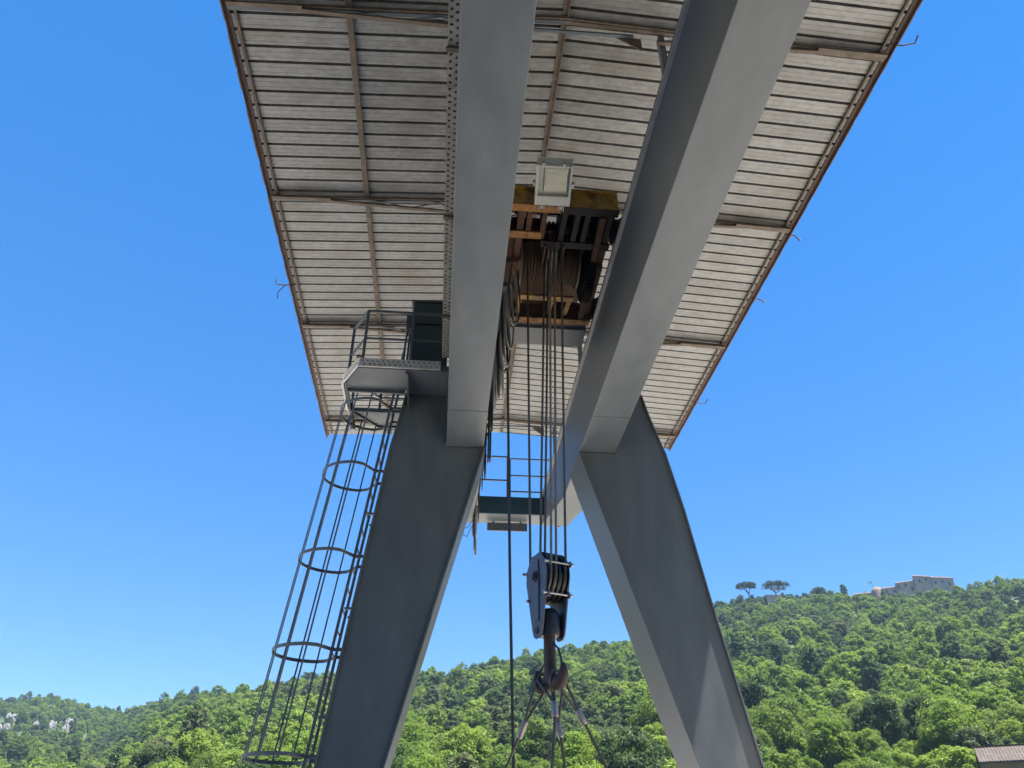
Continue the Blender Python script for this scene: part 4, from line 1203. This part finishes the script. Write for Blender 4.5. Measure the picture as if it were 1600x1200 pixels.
for k in range(6): fv.f.append([2*k, 2*k+2, 2*k+3, 2*k+1]); fv.m.append(0)
fv.build('flag', M['lamp'], fp)
ax_, ay_ = polar(37.75, 405); az_ = zof(14.75, 405)
am = empty('antenna_mast', (ax_, ay_, az_), 'slim leaning antenna mast on the crest right of the fortress', 'antenna')
MB().tube([(ax_, ay_, az_ - 4), (ax_ - 1.0, ay_, az_ + 4.6)], .09, 6).build('mast', M['steel_paint'], am, smooth=True)
MB().bar((ax_ - 1.5, ay_, az_ + 3.6), (ax_ - .2, ay_, az_ + 3.9), .07).build('cross_arm', M['steel_paint'], am)

# ---------------------------------------------------------------- rocks on the far left slope
for i, ((x, y), (az, r_)) in enumerate(zip(rockxy, ROCKS)):
    rg = random.Random(100 + i); m = MB()
    z = height(x, y); sx = rg.uniform(0.7, 1.9)
    nphi, nth = 12, 7; c = Vector((x, y, z + .8)); base = len(m.v)
    for a in range(nth):
        for b_ in range(nphi):
            th, ph = math.pi*(a+.5)/nth, 2*math.pi*b_/nphi
            v = Vector((math.sin(th)*math.cos(ph), math.sin(th)*math.sin(ph), math.cos(th)))
            k = 1 + .45*noise.noise(v*1.9 + Vector((i*3.1, 0, 0)))
            m.v.append(c + Vector((v.x*sx*k, v.y*sx*k*.8, v.z*(1.3 + .6*sx)*k)))
    for a in range(nth-1):
        for b_ in range(nphi):
            b2 = (b_+1) % nphi
            m.f.append([a*nphi+b_, (a+1)*nphi+b_, (a+1)*nphi+b2, a*nphi+b2]); m.m.append(0)
    m.f.append(list(range(nphi))); m.m.append(0)
    m.build('limestone_outcrop', M['rock'], label='pale limestone outcrop among trees on the far left slope', cat='rock', group='limestone outcrops on the far left slope')

# ---------------------------------------------------------------- shed at the foot of the slope, lower right
SZ = SHED[1]*math.tan(R(6.30)) + EYE
shed = empty('brown_roofed_shed', (shx, shy, SZ - 4), 'long shed with a brown pitched roof among trees at lower right', 'shed')
sa_ = R(SHED[0] - 4); ux, uy = Vector((math.cos(sa_), -math.sin(sa_), 0)), Vector((math.sin(sa_), math.cos(sa_), 0))
def sp_(u, v, z): return Vector((shx, shy, SZ)) + ux*u + uy*v + Vector((0,0,z))
u0, u1 = -2.9, 9.0
MB().prism([sp_(u0+.25, -2.6, -5), sp_(u1, -2.6, -5), sp_(u1, 2.6, -5), sp_(u0+.25, 2.6, -5)], [sp_(u0+.25, -2.6, -1.35), sp_(u1, -2.6, -1.35), sp_(u1, 2.6, -1.35), sp_(u0+.25, 2.6, -1.35)]).build('wall', M['shed_wall'], shed)
MB().prism([sp_(u0+.25, -2.6, -1.349), sp_(u0+.25, 2.6, -1.349), sp_(u0+.25, 0, -.2)], [sp_(u1, -2.6, -1.349), sp_(u1, 2.6, -1.349), sp_(u1, 0, -.2)]).build('gable', M['shed_wall'], shed)
for s_ in (-1, 1):
    k = MB()
    nk = 48
    for i in range(nk):
        a, b_ = u0 + (u1-u0+.3)*i/nk, u0 + (u1-u0+.3)*(i+1)/nk
        hmp = .035
        c = [sp_(a, 0, -.02), sp_((a+b_)/2, 0, hmp), sp_(b_, 0, -.02), sp_(b_, s_*3.0, -1.47), sp_((a+b_)/2, s_*3.0, -1.45+hmp), sp_(a, s_*3.0, -1.47)]
        k.add(c, [(0,1,4,5), (1,2,3,4)])
    k.build('roof_slope', M['roof_brown'], shed)
MB().bar(sp_(u0, -3.0, -1.54), sp_(u1+.3, -3.0, -1.54), .14, .12).build('gutter', M['window_dark'], shed)
MB().bar(sp_(u0, 0, .05), sp_(u1+.3, 0, .05), .30, .08).build('ridge_cap', M['roof_brown'], shed)

# ---------------------------------------------------------------- air over the valley
HZ = MB().box(-3600, 3600, -3600, 3600, -2.2, 190)
hm = bpy.data.materials.new('haze'); hm.use_nodes = True
hn = hm.node_tree.nodes; hn.remove(hn['Principled BSDF'])
pv = hn.new('ShaderNodeVolumePrincipled')
pv.inputs['Color'].default_value = (0.50, 0.74, 1.0, 1)
pv.inputs['Density'].default_value = 0.00021
pv.inputs['Anisotropy'].default_value = 0.0
hm.node_tree.links.new(pv.outputs[0], hn['Material Output'].inputs['Volume'])
HZ.build('haze', hm, kind='stuff', label='thin bluish summer haze over the valley', cat='haze')
